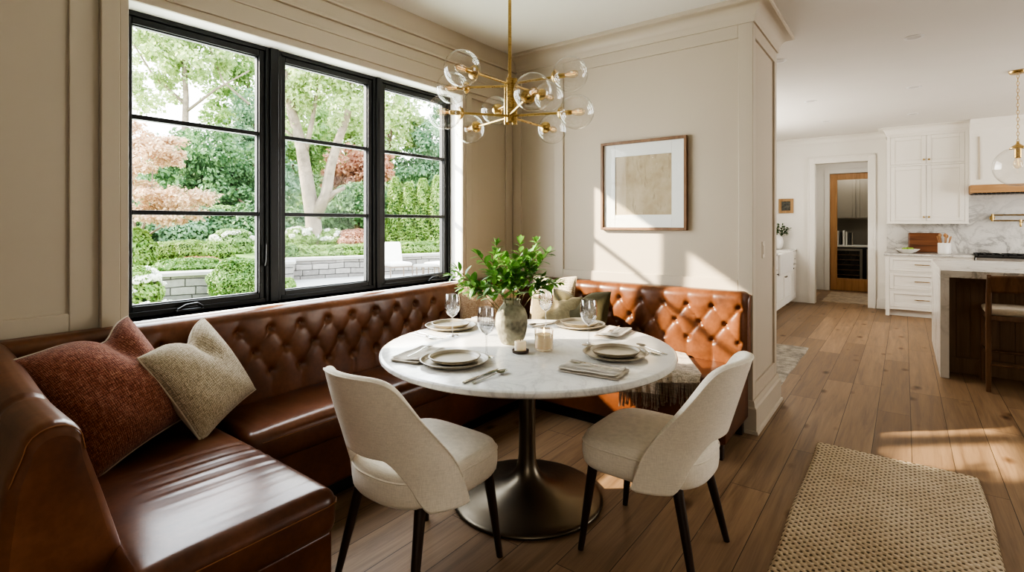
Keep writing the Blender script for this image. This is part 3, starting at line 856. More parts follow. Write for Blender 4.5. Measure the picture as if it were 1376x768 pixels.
# ------------------------------------------------------------------ dining chairs
def make_chair(label, loc, rot):
    root = thing('dining_chair', label, 'chair', loc, rot, 'upholstered chairs at the round table')
    # seat: rounded block, straighter at the front
    def rad(a, r, z):
        c, s = math.cos(a), math.sin(a)
        n = 4.6 if s > 0 else 2.5
        k = (abs(c/.245)**n + abs(s/(.245 if s > 0 else .262))**n)**(-1/n)
        return k*r
    pr = [(.86, .352), (.94, .355), (.985, .372), (1.0, .40), (1.0, .43), (.985, .458), (.95, .474), (.88, .482), (.7, .486), (.4, .489), (.1, .490)]
    MB().lathe(pr, 72, rad=rad).build('seat', M['linen'], root, angle=70)
    MB().lathe([(.996, .447), (1.006, .451), (.992, .455)], 72, rad=rad, cap0=False, cap1=False).build('piping', M['linen'], root)
    # shell back: wraps the seat, arched opening at the bottom
    def shell(u, v, off):
        th = (u*2-1)*math.radians(83)
        a = abs(math.degrees(th))
        zt = .836 - .0128*6*math.log(1+math.exp((a-48)/6.0)) - .006*(a/48)**2
        zl = .548 - (.548-.352)*sm((a-20)/33.0)
        z = zl + (zt-zl)*v
        rx = .262 + off - .010*sm((z-.5)/.3); ry = .258 + off
        # the back flattens towards the top and leans rearwards
        lean = .30*max(0, z-.44)
        fl = sm((z-.48)/.30)
        x = rx*math.sin(th); y = -ry*math.cos(th)
        ys = -.02 - (.238+off)*math.cos(th)**.9 if math.cos(th) > 0 else y
        yflat = -.205 - off*.9 - .055*math.cos(th)
        y = y*(1-fl*.55) + (yflat if a < 90 else y)*fl*.55
        return Vector((x, y - lean*max(.25, math.cos(th)), z))
    nu, nv = 56, 14
    mb = MB(); T = .034
    mb.grid(lambda u, v: shell(u, v, T/2), nu, nv)
    mb.grid(lambda u, v: shell(u, v, -T/2), nu, nv, flip=True)
    # rounded rim joining both faces
    rim = [(i/nu, 0) for i in range(nu)] + [(1, j/nv) for j in range(nv)] + [(1-i/nu, 1) for i in range(nu)] + [(0, 1-j/nv) for j in range(nv)]
    o = len(mb.v); K = 6; R = len(rim)
    ctr = Vector((0, -.2, .6))
    for (u, v) in rim:
        A = shell(u, v, T/2); B = shell(u, v, -T/2)
        mid = (A+B)/2
        e = 1e-3
        uu, vv = min(1-e, max(e, u)), min(1-e, max(e, v))
        inn = shell(u + (.02 if u == 0 else -.02 if u == 1 else 0), v + (.03 if v == 0 else -.03 if v == 1 else 0), 0)
        outd = (mid-inn)
        n = (A-B).normalized(); outd -= n*outd.dot(n)
        outd = outd.normalized() if outd.length > 1e-6 else Vector((0,0,1))
        for k in range(K+1):
            ph = PI*k/K
            mb.v.append(tuple(mid + (A-B)/2*math.cos(ph) + outd*(T/2)*.75*math.sin(ph)))
    for i in range(R):
        i2 = (i+1) % R
        for k in range(K):
            mb.f.append((o+i*(K+1)+k, o+i*(K+1)+k+1, o+i2*(K+1)+k+1, o+i2*(K+1)+k))
    sh = mb.build('backrest', M['linen'], root, angle=75)
    top = [shell(i/nu, 1, T/2+.001)+Vector((0,0,.004)) for i in range(2, nu-1)]
    MB().tube(top, .0032, 6).build('piping', M['linen'], sh)
    for x, y, sx, sy in ((.185, .175, .03, .045), (-.185, .175, -.03, .045), (.165, -.165, .045, -.085), (-.165, -.165, -.045, -.085)):
        MB().tube([(x, y, .375), (x+sx*.5, y+sy*.5, .19), (x+sx, y+sy, 0)], [.0215, .0175, .0125], 14).build('leg', M['darkwood'], root)
    return root
CH1 = make_chair('cream upholstered dining chair on the left, its back towards the leather seat end', (-1.530, 1.430, 0), 0.0)
CH2 = copy_tree(CH1)
CH2.location = (-.855, 2.105, 0); CH2.rotation_euler = (0, 0, PI/2)
CH2['label'] = 'cream upholstered dining chair on the open floor side, in front of the grey throw'

# ------------------------------------------------------------------ place settings
def plate_prof(R, h):
    return [(R*.60, 0), (R*.70, .001), (R*.86, h*.35), (R*.97, h*.85), (R, h), (R-.003, h+.0015), (R-.007, h), (R*.90, h*.45), (R*.80, h*.30), (R*.5, h*.26), (.004, h*.25)]
def wob(seed):
    return lambda a, r, z: r*(1+.007*math.sin(2*a+seed)+.005*math.sin(3*a+seed*2))
def make_plate(name, label, R, h, seed, grp):
    root = thing(name, label, 'plate', group=grp)
    P = plate_prof(R, h)
    MB().lathe(P[:7], 64, cap1=False, rad=wob(seed)).build('plate_body', M['stone_plate'], root, angle=70)
    MB().lathe(P[6:], 64, cap0=False, rad=wob(seed)).build('glazed_well', M['plate_in'], root, angle=70)
    return root
def make_napkin():
    root = thing('napkin', 'x', 'napkin', group='folded linen napkins')
    # three folded layers as soft sheets, one mesh
    mb = MB()
    for k, (w, l, z, dx, dy) in enumerate(((.150,.262,.003,0,0), (.146,.256,.0085,.004,-.003), (.140,.250,.0145,-.002,.004))):
        def fn(u, v, w=w, l=l, z=z, dx=dx, dy=dy, k=k, s=1):
            x = (u-.5)*w + dx; y = (v-.5)*l + dy
            e = max(abs(u-.5), abs(v-.5))*2
            b = .0010*math.sin(9*u+3*k+5*v) + .0010*math.sin(13*v+k) + (.0025*math.sin(7*u+k) if v < .2 else 0)*(1-v/.2)
            hh = .0028*math.sqrt(max(0, 1-max(0, (e-.9)/.1)**2))
            return Vector((x, y, z + b*(.3+.35*k) + s*hh))
        mb.grid(lambda u, v, f=fn: f(u, v, s=1), 18, 26)
        mb.grid(lambda u, v, f=fn: f(u, v, s=-1), 18, 26, flip=True)
    nb = mb.build('folded_cloth', M['napkin'], root, angle=70)
    st = MB()
    for xo in (-.058, -.050, -.040, .052, .060):
        st.grid(lambda u, v, xo=xo: Vector((xo+(u-.5)*.003, (v-.5)*.244+.004, .0184+.0010*math.sin(13*v+2)*.9+.0008*math.sin(9*(xo/.14+.5)+6+5*v))), 1, 30)
    st.build('woven_stripe', M['stripe'], nb)
    return root
def flat_tool(outline, thick, arch=None):
    """outline: list of (y, halfwidth); closed slim solid lying flat, arched by arch(y)"""
    mb = MB(); n = len(outline); o = 0
    for (y, w) in outline:
        z = arch(y) if arch else 0
        for (px, pz) in ((-1, 0), (-.7, 1), (.7, 1), (1, 0), (.7, -1), (-.7, -1)):
            mb.v.append((px*w, y, z + pz*thick/2))
    for i in range(n-1):
        for j in range(6):
            j2 = (j+1) % 6
            mb.f.append((i*6+j, i*6+j2, (i+1)*6+j2, (i+1)*6+j))
    mb.f.append(tuple(range(6))[::-1]); mb.f.append(tuple((n-1)*6+j for j in range(6)))
    return mb
def make_knife():
    root = thing('table_knife', 'x', 'knife', group='steel table knives')
    flat_tool([(-.115,.0045),(-.112,.0075),(-.05,.0065),(-.005,.005)], .005, lambda y: .0035).build('handle', M['steel'], root)
    flat_tool([(-.006,.0045),(.01,.008),(.06,.0095),(.095,.008),(.112,.003),(.115,.0008)], .0018, lambda y: .0035).build('blade', M['steel'], root)
    return root
def make_spoon():
    root = thing('table_spoon', 'x', 'spoon', group='steel table spoons')
    flat_tool([(-.105,.004),(-.10,.0068),(-.06,.005),(0,.0032),(.045,.0036)], .0032, lambda y: .003+.006*sm((y+.02)/.06)).build('handle', M['steel'], root)
    def bowl(u, v):
        a = u*2*PI; r = v
        x = .0195*r*math.cos(a)*(1-.16*math.sin(a)); y = .074 + .031*r*math.sin(a)
        return Vector((x, y, .0025+.0075*r*r))
    MB().grid(bowl, 28, 8, closeu=True).build('bowl', M['steel'], root, solid=.0012, offset=0)
    return root
def make_fork():
    root = thing('table_fork', 'x', 'fork', group='steel table forks')
    flat_tool([(-.105,.004),(-.10,.0068),(-.06,.005),(.0,.0032),(.030,.0034),(.042,.009),(.055,.0115),(.062,.0118)], .0028, lambda y: .003+.007*sm((y+.02)/.05)-.004*sm((y-.04)/.05)).build('handle', M['steel'], root)
    mb = MB()
    for k in range(4):
        x = (k-1.5)*.0062
        mb.tube([(x, .058, .0068), (x, .075, .0050), (x*.98, .092, .0055), (x*.96, .105, .0085)], [.0020,.0018,.0016,.0008], 6)
    mb.build('tines', M['steel'], root)
    return root
def make_glass():
    root = thing('wine_glass', 'x', 'wine glass', group='cut crystal wine glasses')
    out = [(.0055,.100),(.012,.104),(.026,.116),(.038,.137),(.0425,.160),(.0415,.185),(.0375,.212),(.0350,.226)]
    P = []
    for i in range(len(out)-1):
        for k in range(3):
            f = k/3; P.append((out[i][0]*(1-f)+out[i+1][0]*f, out[i][1]*(1-f)+out[i+1][1]*f))
    P.append(out[-1])
    def cut(a, r, z):
        k = sm((z-.104)/.02)*sm((.205-z)/.03)
        d = sm((.150-z)/.025)
        return r*(1 - k*.035*abs(math.sin(11*a))**.7*(1-d) - k*d*.05*abs(math.sin(11*a + 160*(z-.10)))*abs(math.sin(11*a - 160*(z-.10))))
    MB().lathe(P, 132, cap0=True, cap1=False, rad=cut).lathe([(r-.0016, z+.0012) for r, z in P[2:-1]]+[(P[-1][0]-.0012, P[-1][1])], 132, cap0=True, cap1=False, rad=cut).build('bowl', M['crystal'], root, angle=80)
    MB().lathe([(.033,0),(.0345,.0012),(.032,.0028),(.018,.0045),(.007,.009),(.0042,.018),(.0036,.05),(.0038,.085),(.0060,.102)], 40).build('stem', M['crystal'], root, angle=60)
    return root
PLATES = 'stoneware dinner plates'; SALADS = 'stoneware salad plates'
SET = [  # (who, plate, facing, napkin, napkin rot, knife, spoon, tool rot, glass, fork dx)
    dict(w='nearest the left-hand chair', plate=(-1.56, 1.643), rot=0, nap=(-1.765, 1.625), nrot=.24, knife=(-1.335, 1.560), spoon=(-1.296, 1.566), trot=.05, glass=(-1.375, 1.80)),
    dict(w='in front of the right-hand chair', plate=(-1.054, 2.171), rot=PI/2, nap=(-1.015, 1.885), nrot=PI/2+.10, knife=(-1.00, 2.345), spoon=(-.965, 2.375), trot=PI/2-.40, glass=(-1.255, 2.30)),
    dict(w='nearest the window', plate=(-2.10, 2.18), rot=-PI/2, nap=(-2.035, 2.415), nrot=-PI/2+.1, knife=(-2.045, 1.955), spoon=(-2.06, 1.915), trot=-PI/2-.12, glass=(-1.945, 2.055)),
    dict(w='nearest the tufted corner behind the candle', plate=(-1.525, 2.665), rot=PI, nap=(-1.275, 2.60), nrot=PI+.15, knife=(-1.70, 2.57), spoon=(-1.735, 2.585), trot=PI-.2, glass=(-1.665, 2.44)),
]
GL = [(-1.512, 1.800), (-1.255, 2.286), (-1.945, 2.030), (-1.652, 2.500)]
dp = make_plate('dinner_plate', 'x', .150, .020, .7, PLATES); sp = make_plate('salad_plate', 'x', .113, .024, 2.1, SALADS)
nk = make_napkin(); kn = make_knife(); so = make_spoon(); fo = make_fork(); gl = make_glass()
EXTRA = ['with the knife laid off its rim']
for i, S in enumerate(SET):
    def use(proto, x, y, z, rz, label):
        o = proto if i == 0 else copy_tree(proto)
        o.location = (x, y, z); o.rotation_euler = (0, 0, rz); o['label'] = label
        return o
    w_ = S['w']
    use(dp, *S['plate'], TZ+.0005, i*1.1, 'large beige stoneware plate under the smaller one, %s' % w_)
    use(sp, *S['plate'], TZ+.0075, i*.8+.4, 'small beige stoneware plate stacked on the larger plate %s' % w_)
    use(nk, *S['nap'], TZ+.0012, S['nrot'], 'folded striped linen napkin on the marble, %s' % w_)
    fx = S['nap'][0] + .006; fy = S['nap'][1]
    use(fo, fx, fy, TZ+.0225, S['nrot']+PI*(0 if i in (1,3) else 0) + .05, 'steel fork lying on the striped napkin %s' % w_)
    use(kn, *S['knife'], TZ+.001, S['trot'], 'steel knife on the marble beside the spoon, %s' % w_)
    use(so, *S['spoon'], TZ+.001, S['trot']-.06, 'steel spoon on the marble beside the knife, %s' % w_)
    use(gl, *GL[i], TZ+.0005, i*.3, ['crystal wine glass in front of the grey vase, nearest the viewer', 'crystal wine glass right of the candle jar, behind the right-hand plates', 'crystal wine glass beside the window-side plates', 'crystal wine glass behind the candle jar, against the olive cushion'][i])

# ------------------------------------------------------------------ vase and branches
VX, VY = -1.585, 2.085
vs = thing('stoneware_vase', 'rough grey green stoneware vase holding leafy branches on the marble table', 'vase', (VX, VY, TZ+.0005))
vp = [(.046, 0), (.052, .003), (.066, .03), (.078, .07), (.083, .105), (.080, .140), (.068, .172), (.050, .193), (.0435, .202), (.0430, .212), (.0465, .220), (.045, .223), (.040, .220), (.038, .205), (.045, .185), (.05, .12)]
MB().lathe(vp, 56, cap1=True, rad=lambda a, r, z: r*(1+.012*math.sin(3*a+z*30)+.008*math.sin(5*a-z*50))).build('vase_body', M['vase'], vs, angle=60)
def leaf_mesh(mb, base, d, up, L, W, curl=.25):
    d = d.normalized(); side = d.cross(up)
    if side.length < 1e-4: side = d.cross(Vector((1,0,0)))
    side.normalize(); n = side.cross(d).normalized()
    prof = [(0,.10), (.18,.62), (.42,1.0), (.68,.86), (.88,.45), (1.0,.04)]
    o = len(mb.v)
    for (t, w) in prof:
        c = base + d*(L*t) - n*(curl*L*t*t)
        for s, lift in ((-1,.28), (0,0), (1,.28)):
            mb.v.append(tuple(c + side*(s*w*W/2) + n*(abs(s)*lift*w*W/2)))
    for i in range(len(prof)-1):
        for j in range(2):
            a = o+i*3+j
            mb.f.append((a, a+1, a+4, a+3))
def branch(base, tip, bend, n_leaf, L, W, sub=2, seed=0, mats=('leaf', 'twig'), r=.0028, root=None, start=.35, ground=None):
    R = random.Random(seed)
    base, tip = Vector(base), Vector(tip)
    ctrl = (base+tip)/2 + Vector(bend)
    def pt(t): return base*(1-t)**2 + ctrl*2*t*(1-t) + tip*t*t
    tw = MB(); lf = MB()
    pts = [pt(k/10) for k in range(11)]
    tw.tube(pts, [r*(1-.65*k/10) for k in range(11)], 6)
    def dress(P, t0, t1, n, L):
        for k in range(n):
            t = t0 + (t1-t0)*(k+.5)/n
            p = P(t); tan = (P(min(1, t+.03))-P(max(0, t-.03))).normalized()
            az = k*2.399 + R.uniform(-.5,.5)
            a = tan.orthogonal().normalized(); a.rotate(Matrix.Rotation(az, 3, tan))
            d = tan*R.uniform(.45,.9) + a*R.uniform(.7,1.0) + Vector((0,0,R.uniform(-.1,.2)))
            q = L*R.uniform(.72,1.12)*(1-.28*(t-t0)/(t1-t0))
            leaf_mesh(lf, p, d, Vector((0,0,1))+a*.3, q, q*W*R.uniform(.85,1.1), R.uniform(.05,.4))
        d = (P(1)-P(.95)).normalized()
        for s in (-.5, 0, .5): leaf_mesh(lf, P(1), d+a*s, Vector((0,0,1)), L*.7, L*.7*W, .1)
    dress(pt, start, 1, n_leaf, L)
    for k in range(sub):
        t = .45 + .4*(k+R.random()*.6)/max(1, sub)
        p0 = pt(t); tan = (pt(t+.05)-pt(t)).normalized()
        a = tan.orthogonal().normalized(); a.rotate(Matrix.Rotation(R.uniform(0, 6.28), 3, tan))
        ln = (tip-base).length*R.uniform(.28,.42)
        p2 = p0 + (tan*.75 + a*.65 + Vector((0,0,.15))).normalized()*ln
        P = lambda q, p0=p0, p2=p2: p0*(1-q)+p2*q + Vector((0,0,.02*q*(1-q)))
        tw.tube([P(q/4) for q in range(5)], [r*.6*(1-.5*q/4) for q in range(5)], 5)
        dress(P, .2, 1, max(4, int(n_leaf*.55)), L*.85)
    tw.build('twig', M[mats[1]], root, world=True)
    lf.build('leaves', M[mats[0]], root, world=True, angle=80)
VB = Vector((VX, VY, TZ+.20))
CR = RGT; CF = FWD
def bq(right, up, fwd): return VB + CR*right + CF*fwd + Vector((0,0,up))
SPRAYS = [  # (right, up, fwd) of each tip from the vase mouth, bend, label
    ((-.275, .170, .02), (-.02,.05), 'thin leafy sprig reaching furthest towards the window from the vase'),
    ((-.165, .250, -.06), (.03,.06), 'leafy branch rising up on the window side of the vase'),
    ((-.10, .160, -.12), (.02,.05), 'short leafy branch drooping forward over the vase rim, window side'),
    ((-.03, .215, .10), (.01,.04), 'leafy branch at the middle back of the vase'),
    ((.045, .300, .02), (.02,.02), 'tallest upright leafy branch in the vase'),
    ((.09, .190, -.08), (.0,.05), 'leafy branch leaning to the viewer, picture side of the vase'),
    ((.185, .250, .04), (-.01,.07), 'leafy branch with small top leaves on the picture side of the vase'),
    ((.205, .115, -.02), (.0,.08), 'low arching leafy branch on the picture side of the vase'),
    ((-.20, .095, -.03), (.0,.07), 'low arching leafy branch on the window side of the vase'),
    ((.02, .185, -.13), (.0,.05), 'short leafy branch at the middle front of the vase'),
]
for i, (tp, bd, lb) in enumerate(SPRAYS):
    g = thing('leafy_branch', lb, 'branch', tuple(VB), group='leafy branches in the stoneware vase')
    base = VB + CR*(tp[0]*.06) + CF*(tp[2]*.06) + Vector((0,0,-.10))
    branch(base, bq(*tp), tuple(CR*bd[0]+Vector((0,0,bd[1]))), 19, .072, .54, 2, 30+i, root=g, start=.40)

# ------------------------------------------------------------------ candles
cj = thing('candle_jar', 'lit cream candle in a clear glass jar at the middle of the table', 'candle', (-1.376, 2.066, TZ+.0005))
MB().lathe([(.040,0),(.0445,.003),(.0455,.010),(.0455,.098),(.0445,.100),(.0435,.098),(.0435,.012),(.040,.010)], 48).build('glass_jar', M['jar'], cj, angle=60)
MB().lathe([(.0425,.0125),(.0425,.073),(.040,.0755),(.015,.074)], 40).build('wax', M['wax'], cj, angle=60)
MB().tube([(0,0,.073),(.0006,0,.084)], .0012, 6).build('wick', M['wick'], cj)
MB().lathe([(.001,.080),(.0045,.086),(.0055,.091),(.0035,.099),(.0008,.108)], 16).build('flame', M['flame'], cj)
pc = thing('pillar_candle', 'small cream pillar candle standing on the dark round dish', 'candle', (-1.437, 1.958, TZ+.0095))
MB().lathe([(.027,0),(.0275,.002),(.0275,.042),(.025,.045),(.008,.0435)], 36).build('wax', M['wax'], pc, angle=50)
MB().tube([(0,0,.043),(.001,0,.052)], .0011, 6).build('wick', M['wick'], pc)
dd = MB().lathe([(.034,0),(.0375,.002),(.040,.010),(.040,.014),(.036,.0145),(.033,.0092),(.004,.0088)], 40).build('candle_dish', M['dish'], angle=50)
dd.location = (-1.437, 1.958, TZ+.0005)
tag(dd, 'dark brown round dish under the small pillar candle', 'dish')
# ------------------------------------------------------------------ cushions
def pillow(name, label, center, right, up, w, h, T, mfront, mback, chop=.05, chopx=0.0, seed=0, group=None, pipe=None):
    right = Vector(right).normalized(); n = right.cross(Vector(up)).normalized(); upv = n.cross(right).normalized()
    R3 = Matrix((right, upv, n)).transposed()
    root = thing(name, label, 'cushion', center, tuple(R3.to_euler()), group)
    def outline(u, v):
        x = u*w/2*(1-.055*(1-v*v)*abs(u)**2); y = v*h/2*(1-.055*(1-u*u)*abs(v)**2)
        if chop: y -= chop*math.exp(-((u-chopx)/.30)**2)*sm((v+.25)/1.25)**1.5
        return x, y
    def surf(u, v, s):
        x, y = outline(u, v)
        f = (max(0, 1-abs(u)**2.4)*max(0, 1-abs(v)**2.4))**.46
        f *= 1 - (.50*math.exp(-((u-chopx)/.16)**2)*sm((v-.05)/.75) if chop else 0)
        f *= 1 + .035*math.sin(4*u+seed)*math.sin(3.4*v+seed*1.7) + .03*math.sin(7*u+5*v+seed)
        return Vector((x, y, s*T/2*f))
    N = 44
    def q(t): t = t*2-1; return math.sin(t*PI/2)*.6 + t*.4
    MB().grid(lambda u, v: surf(q(u), q(v), 1), N, N).build('cushion_front', mfront, root, angle=180)
    MB().grid(lambda u, v: surf(q(u), q(v), -1), N, N, flip=True).build('cushion_back', mback, root, angle=180)
    rim = [(k/20*2-1, -1) for k in range(20)] + [(1, k/20*2-1) for k in range(20)] + [(1-k/20*2, 1) for k in range(20)] + [(-1, 1-k/20*2) for k in range(21)]
    MB().tube([Vector((*outline(u, v), 0)) for u, v in rim], .0042, 6).build('seam', pipe or mback, root)
    return root
pillow('scatter_cushion', 'large rust woven cushion with cream back in the left corner of the banquette', (-2.43, .655, .715), (-.36,.66,.12), (-.47,-.22,.82), .475, .50, .20, M['rust'], M['creamback'], .055, .34, 1)
pillow('scatter_cushion', 'cream textured woven cushion leaning on the tufted back beside the rust one', (-2.45, .985, .69), (-.40,.60,.16), (-.38,-.22,.80), .405, .42, .17, M['creamk'], M['creamback'], .05, .18, 2)
pillow('scatter_cushion', 'tan boucle cushion propped on the window-side back, left of the vase', (-2.435, 2.93, .685), (.42,.62,-.05), (-.33,.12,.85), .46, .44, .15, M['tanb'], M['tanb'], .03, -.25, 3)
pillow('scatter_cushion', 'cream boucle cushion tucked into the corner behind the leafy branches', (-2.13, 3.30, .73), (.95,-.05,.04), (-.05,.22,.85), .40, .46, .13, M['creamb'], M['creamb'], .02, 0, 4)
pillow('scatter_cushion', 'khaki cushion peeking out behind the olive one on the banquette', (-1.985, 3.12, .655), (.80,.22,.02), (-.05,.36,.85), .37, .37, .10, M['khaki'], M['khaki'], .02, 0, 5)
pillow('scatter_cushion', 'olive green cushion with a karate-chop fold, right of the vase against the back', (-1.84, 3.20, .675), (.85,.10,.02), (-.04,.30,.86), .44, .42, .15, M['olive'], M['olive'], .055, -.05, 6)

# ------------------------------------------------------------------ throw with fringe over the right-hand seat
th = thing('throw_blanket', 'oatmeal wool throw with fringed end draped over the seat edge, right of the table', 'throw', (-1.15, 3.05, .47), group=None)
def drape(x0, x1, yb, z0, z1, skew, amp, seed, edge=3.045, lift=0.0):
    """from the seat back edge forward over the seat lip and down; the hem drops z0..z1"""
    L0 = yb-edge; r = .03
    def fn(u, v):
        L = L0 + r*PI/2 + z0+(z1-z0)*u
        t = v*L; x = x0+(x1-x0)*u
        wv = amp*(math.sin(11*u+seed)+.6*math.sin(19*u+2*seed+2*v))
        if t < L0: y = yb-t; z = .474
        elif t < L0+r*PI/2:
            a = (t-L0)/r; y = edge - r*math.sin(a); z = .474 - r*(1-math.cos(a))
        else:
            y = edge-r; z = .474-r-(t-L0-r*PI/2)
        k = sm((t-L0)/.12)
        return Vector((x - skew*max(0, L0-t) + .01*k*math.sin(5*v+seed), y - k*(abs(wv)+.010*(1+math.sin(8*u+seed))) - lift*k, z + lift + (1-k)*abs(wv)*.35))
    return fn
f1 = drape(-1.42, -1.15, 3.42, .14, .11, .45, .010, .4)
f2 = drape(-1.19, -.935, 3.47, .055, .012, .55, .008, 2.0, lift=.010)
MB().grid(f1, 40, 60).build('throw_cloth', M['throw'], th, world=True, solid=.006, angle=180)
MB().grid(f2, 36, 60).build('throw_fold', M['throw'], th, world=True, solid=.006, angle=180)
fr = MB()
for (f, n, ln) in ((f1, 32, .085), (f2, 30, .125)):
    for k in range(n):
        p = Vector(f((k+.5)/n, 1)) + Vector((0, -.004, 0))
        dx = rng.uniform(-.012,.012); dy = rng.uniform(-.008,.004)
        l = ln*rng.uniform(.85,1.1)
        fr.tube([p+Vector((0,0,.004)), p+Vector((dx*.3,dy-.003,-l*.4)), p+Vector((dx,dy,-l*.8)), p+Vector((dx*1.3,dy,-l))], [.0032,.0034,.0030,.0042], 6)
fr.build('fringe', M['fringe'], th, world=True)

# ------------------------------------------------------------------ globe chandelier
CD = 2.60
def cpos(right, d, zz): return FWD*d + RGT*right + Vector((0,0,zz))
c0 = cpos(-.0112, CD, 0)
ch = thing('globe_chandelier', 'brass chandelier with ten clear glass globes hanging over the round table', 'chandelier', (c0.x, c0.y, CEIL))
top = CEIL
MB().lathe([(.003, CEIL-.030), (.05, CEIL-.028), (.062, CEIL-.018), (.064, CEIL-.0005)], 40, c=(c0.x, c0.y, 0)).build('canopy', M['brass'], ch, world=True)
MB().tube([(c0.x, c0.y, 2.08), (c0.x, c0.y, CEIL-.02)], .0085, 16).build('stem', M['brass'], ch, world=True)
hb = MB()
hb.tube([(c0.x, c0.y, 1.864), (c0.x, c0.y, 2.085)], .017, 20)
hb.tube([c0+RGT*.024+Vector((0,0,1.852)), c0+RGT*.024+Vector((0,0,2.083))], .014, 18)
hb.tube([c0-RGT*.016+FWD*.02+Vector((0,0,1.856)), c0-RGT*.016+FWD*.02+Vector((0,0,2.075))], .013, 18)
hb.build('hub', M['brass'], ch, world=True)
GR = .083
GLOBES = [  # right, depth, height above the eye, arm height
    (-.227, 2.346, .703, .700), (-.309, 2.685, .703, .690), (-.324, 2.485, .535, .540), (-.240, 2.923, .535, .535), (-.095, 3.000, .655, .60),
    (.089, 2.210, .560, .545), (.2055, 2.88, .703, .700), (.275, 2.44, .703, .700), (.311, 2.485, .535, .540), (.228, 2.94, .535, .535)]
for (r, d, hgt, ah) in GLOBES:
    g = cpos(r, d, CAM_H+hgt); a0 = Vector((c0.x, c0.y, CAM_H+ah))
    dv = (g-a0).normalized(); e = g - dv*GR
    arm = MB().tube([a0+dv*.01, e], .0062, 12).build('arm', M['brass'], ch, world=True)
    Mx = dv.to_track_quat('Z', 'Y').to_matrix().to_4x4(); Mx.translation = e
    MB().lathe([(.003,-.014),(.010,-.013),(.024,-.006),(.031,.004),(.032,.010),(.029,.012),(.012,.012),(.0115,.055),(.009,.058),(.003,.058)], 28).xf(Mx).build('socket', M['brass'], arm, world=True, angle=35)
    Mg = dv.to_track_quat('Z', 'Y').to_matrix().to_4x4(); Mg.translation = g
    glb = MB()
    pr = [(GR*math.sin(a), -GR*math.cos(a)) for a in [math.radians(22+k*(156/20)) for k in range(21)]] + [(.001, GR)]
    glb.lathe(pr, 48, cap0=False, cap1=False).xf(Mg)
    go = glb.build('glass_globe', M['globe'], arm, world=True, angle=180)
    bl = MB().lathe([(.008,.056),(.012,.066),(.0175,.085),(.0185,.098),(.016,.112),(.009,.121),(.001,.124)], 24, cap0=False).xf(Mx).build('bulb', M['bulb'], arm, world=True, angle=180)
    fl = MB()
    for q in range(3):
        a = q*2.1; fl.tube([Mx @ Vector((.004*math.cos(a), .004*math.sin(a), .06)), Mx @ Vector((.007*math.cos(a), .007*math.sin(a), .108))], .0007, 5)
    fl.build('filament', M['filament'], arm, world=True)

# ------------------------------------------------------------------ framed picture and light switch
pf = thing('framed_artwork', 'walnut framed abstract beige artwork with wide white mat on the panelled wall', 'picture', (-1.54, PY+.012, 1.64))
px0, px1, pz0, pz1 = -1.872, -1.208, 1.307, 1.972
yf = PY+.014
def frame_ring(mb, x0, x1, z0, z1, w, y0, y1):
    mb.box(x0, x0+w, y0, y1, z0, z1); mb.box(x1-w, x1, y0, y1, z0, z1); mb.box(x0+w, x1-w, y0, y1, z0, z0+w); mb.box(x0+w, x1-w, y0, y1, z1-w, z1); return mb
frame_ring(MB(), px0, px1, pz0, pz1, .020, yf-.036, yf).build('frame', M['frame'], pf, world=True, bevel=.002)
mt = frame_ring(MB(), px0+.018, px1-.018, pz0+.018, pz1-.018, .095, yf-.016, yf-.008).build('mat_board', M['mat'], pf, world=True, bevel=.002)
MB().box(px0+.10, px1-.10, yf-.008, yf-.004, pz0+.10, pz1-.10).build('artwork', M['art'], pf, world=True, smooth=False)
MB().box(px0+.019, px1-.019, yf-.022, yf-.020, pz0+.019, pz1-.019).build('glazing', M['pane'], pf, world=True, smooth=False)
sw = thing('light_switch', 'almond rocker light switch plate on the side of the thick wall pier', 'light switch', (PX1, 3.99, 1.17))
MB().box(PX1-.016, PX1-.009, 3.95, 4.03, 1.112, 1.228).build('switch_plate', M['plastic'], sw, world=True, bevel=.003)
MB().box(PX1-.010, PX1-.005, 3.972, 4.008, 1.138, 1.202).build('rocker', M['plastic'], sw, world=True, bevel=.002)

# ------------------------------------------------------------------ rugs
def rug(name, label, x0, x1, y0, y1, mat, h=.010, wav=.004, rot=0):
    mb = MB(); cx, cy = (x0+x1)/2, (y0+y1)/2
    def fn(u, v, top=1):
        e = min(u*(x1-x0), (1-u)*(x1-x0), v*(y1-y0), (1-v)*(y1-y0))
        z = .0012 + (h*math.sqrt(max(0, 1-(1-min(1, e/.012))**2)) if top else 0)
        return Vector((x0+(x1-x0)*u-cx+wav*math.sin(v*17), y0+(y1-y0)*v-cy+wav*math.sin(u*9+1), z))
    mb.grid(lambda u, v: fn(u, v), 60, 120); mb.grid(lambda u, v: fn(u, v, 0), 60, 120, flip=True)
    o = mb.build(name, mat, angle=180); o.location = (cx, cy, 0)
    return tag(o, label, 'rug')
rug('jute_rug', 'chunky woven jute runner rug on the oak floor in the right foreground', -.428, .318, 1.25, 3.68, M['rug'], .016)
rug('flatweave_rug', 'grey flatweave rug on the oak floor just past the wall pier', -1.48, -.825, 4.72, 6.44, M['flatrug'], .006)
rug('door_mat', 'small beige mat in the doorway before the glazed wooden door', -1.16, -.46, 10.42, 12.0, M['jutemat'], .008)
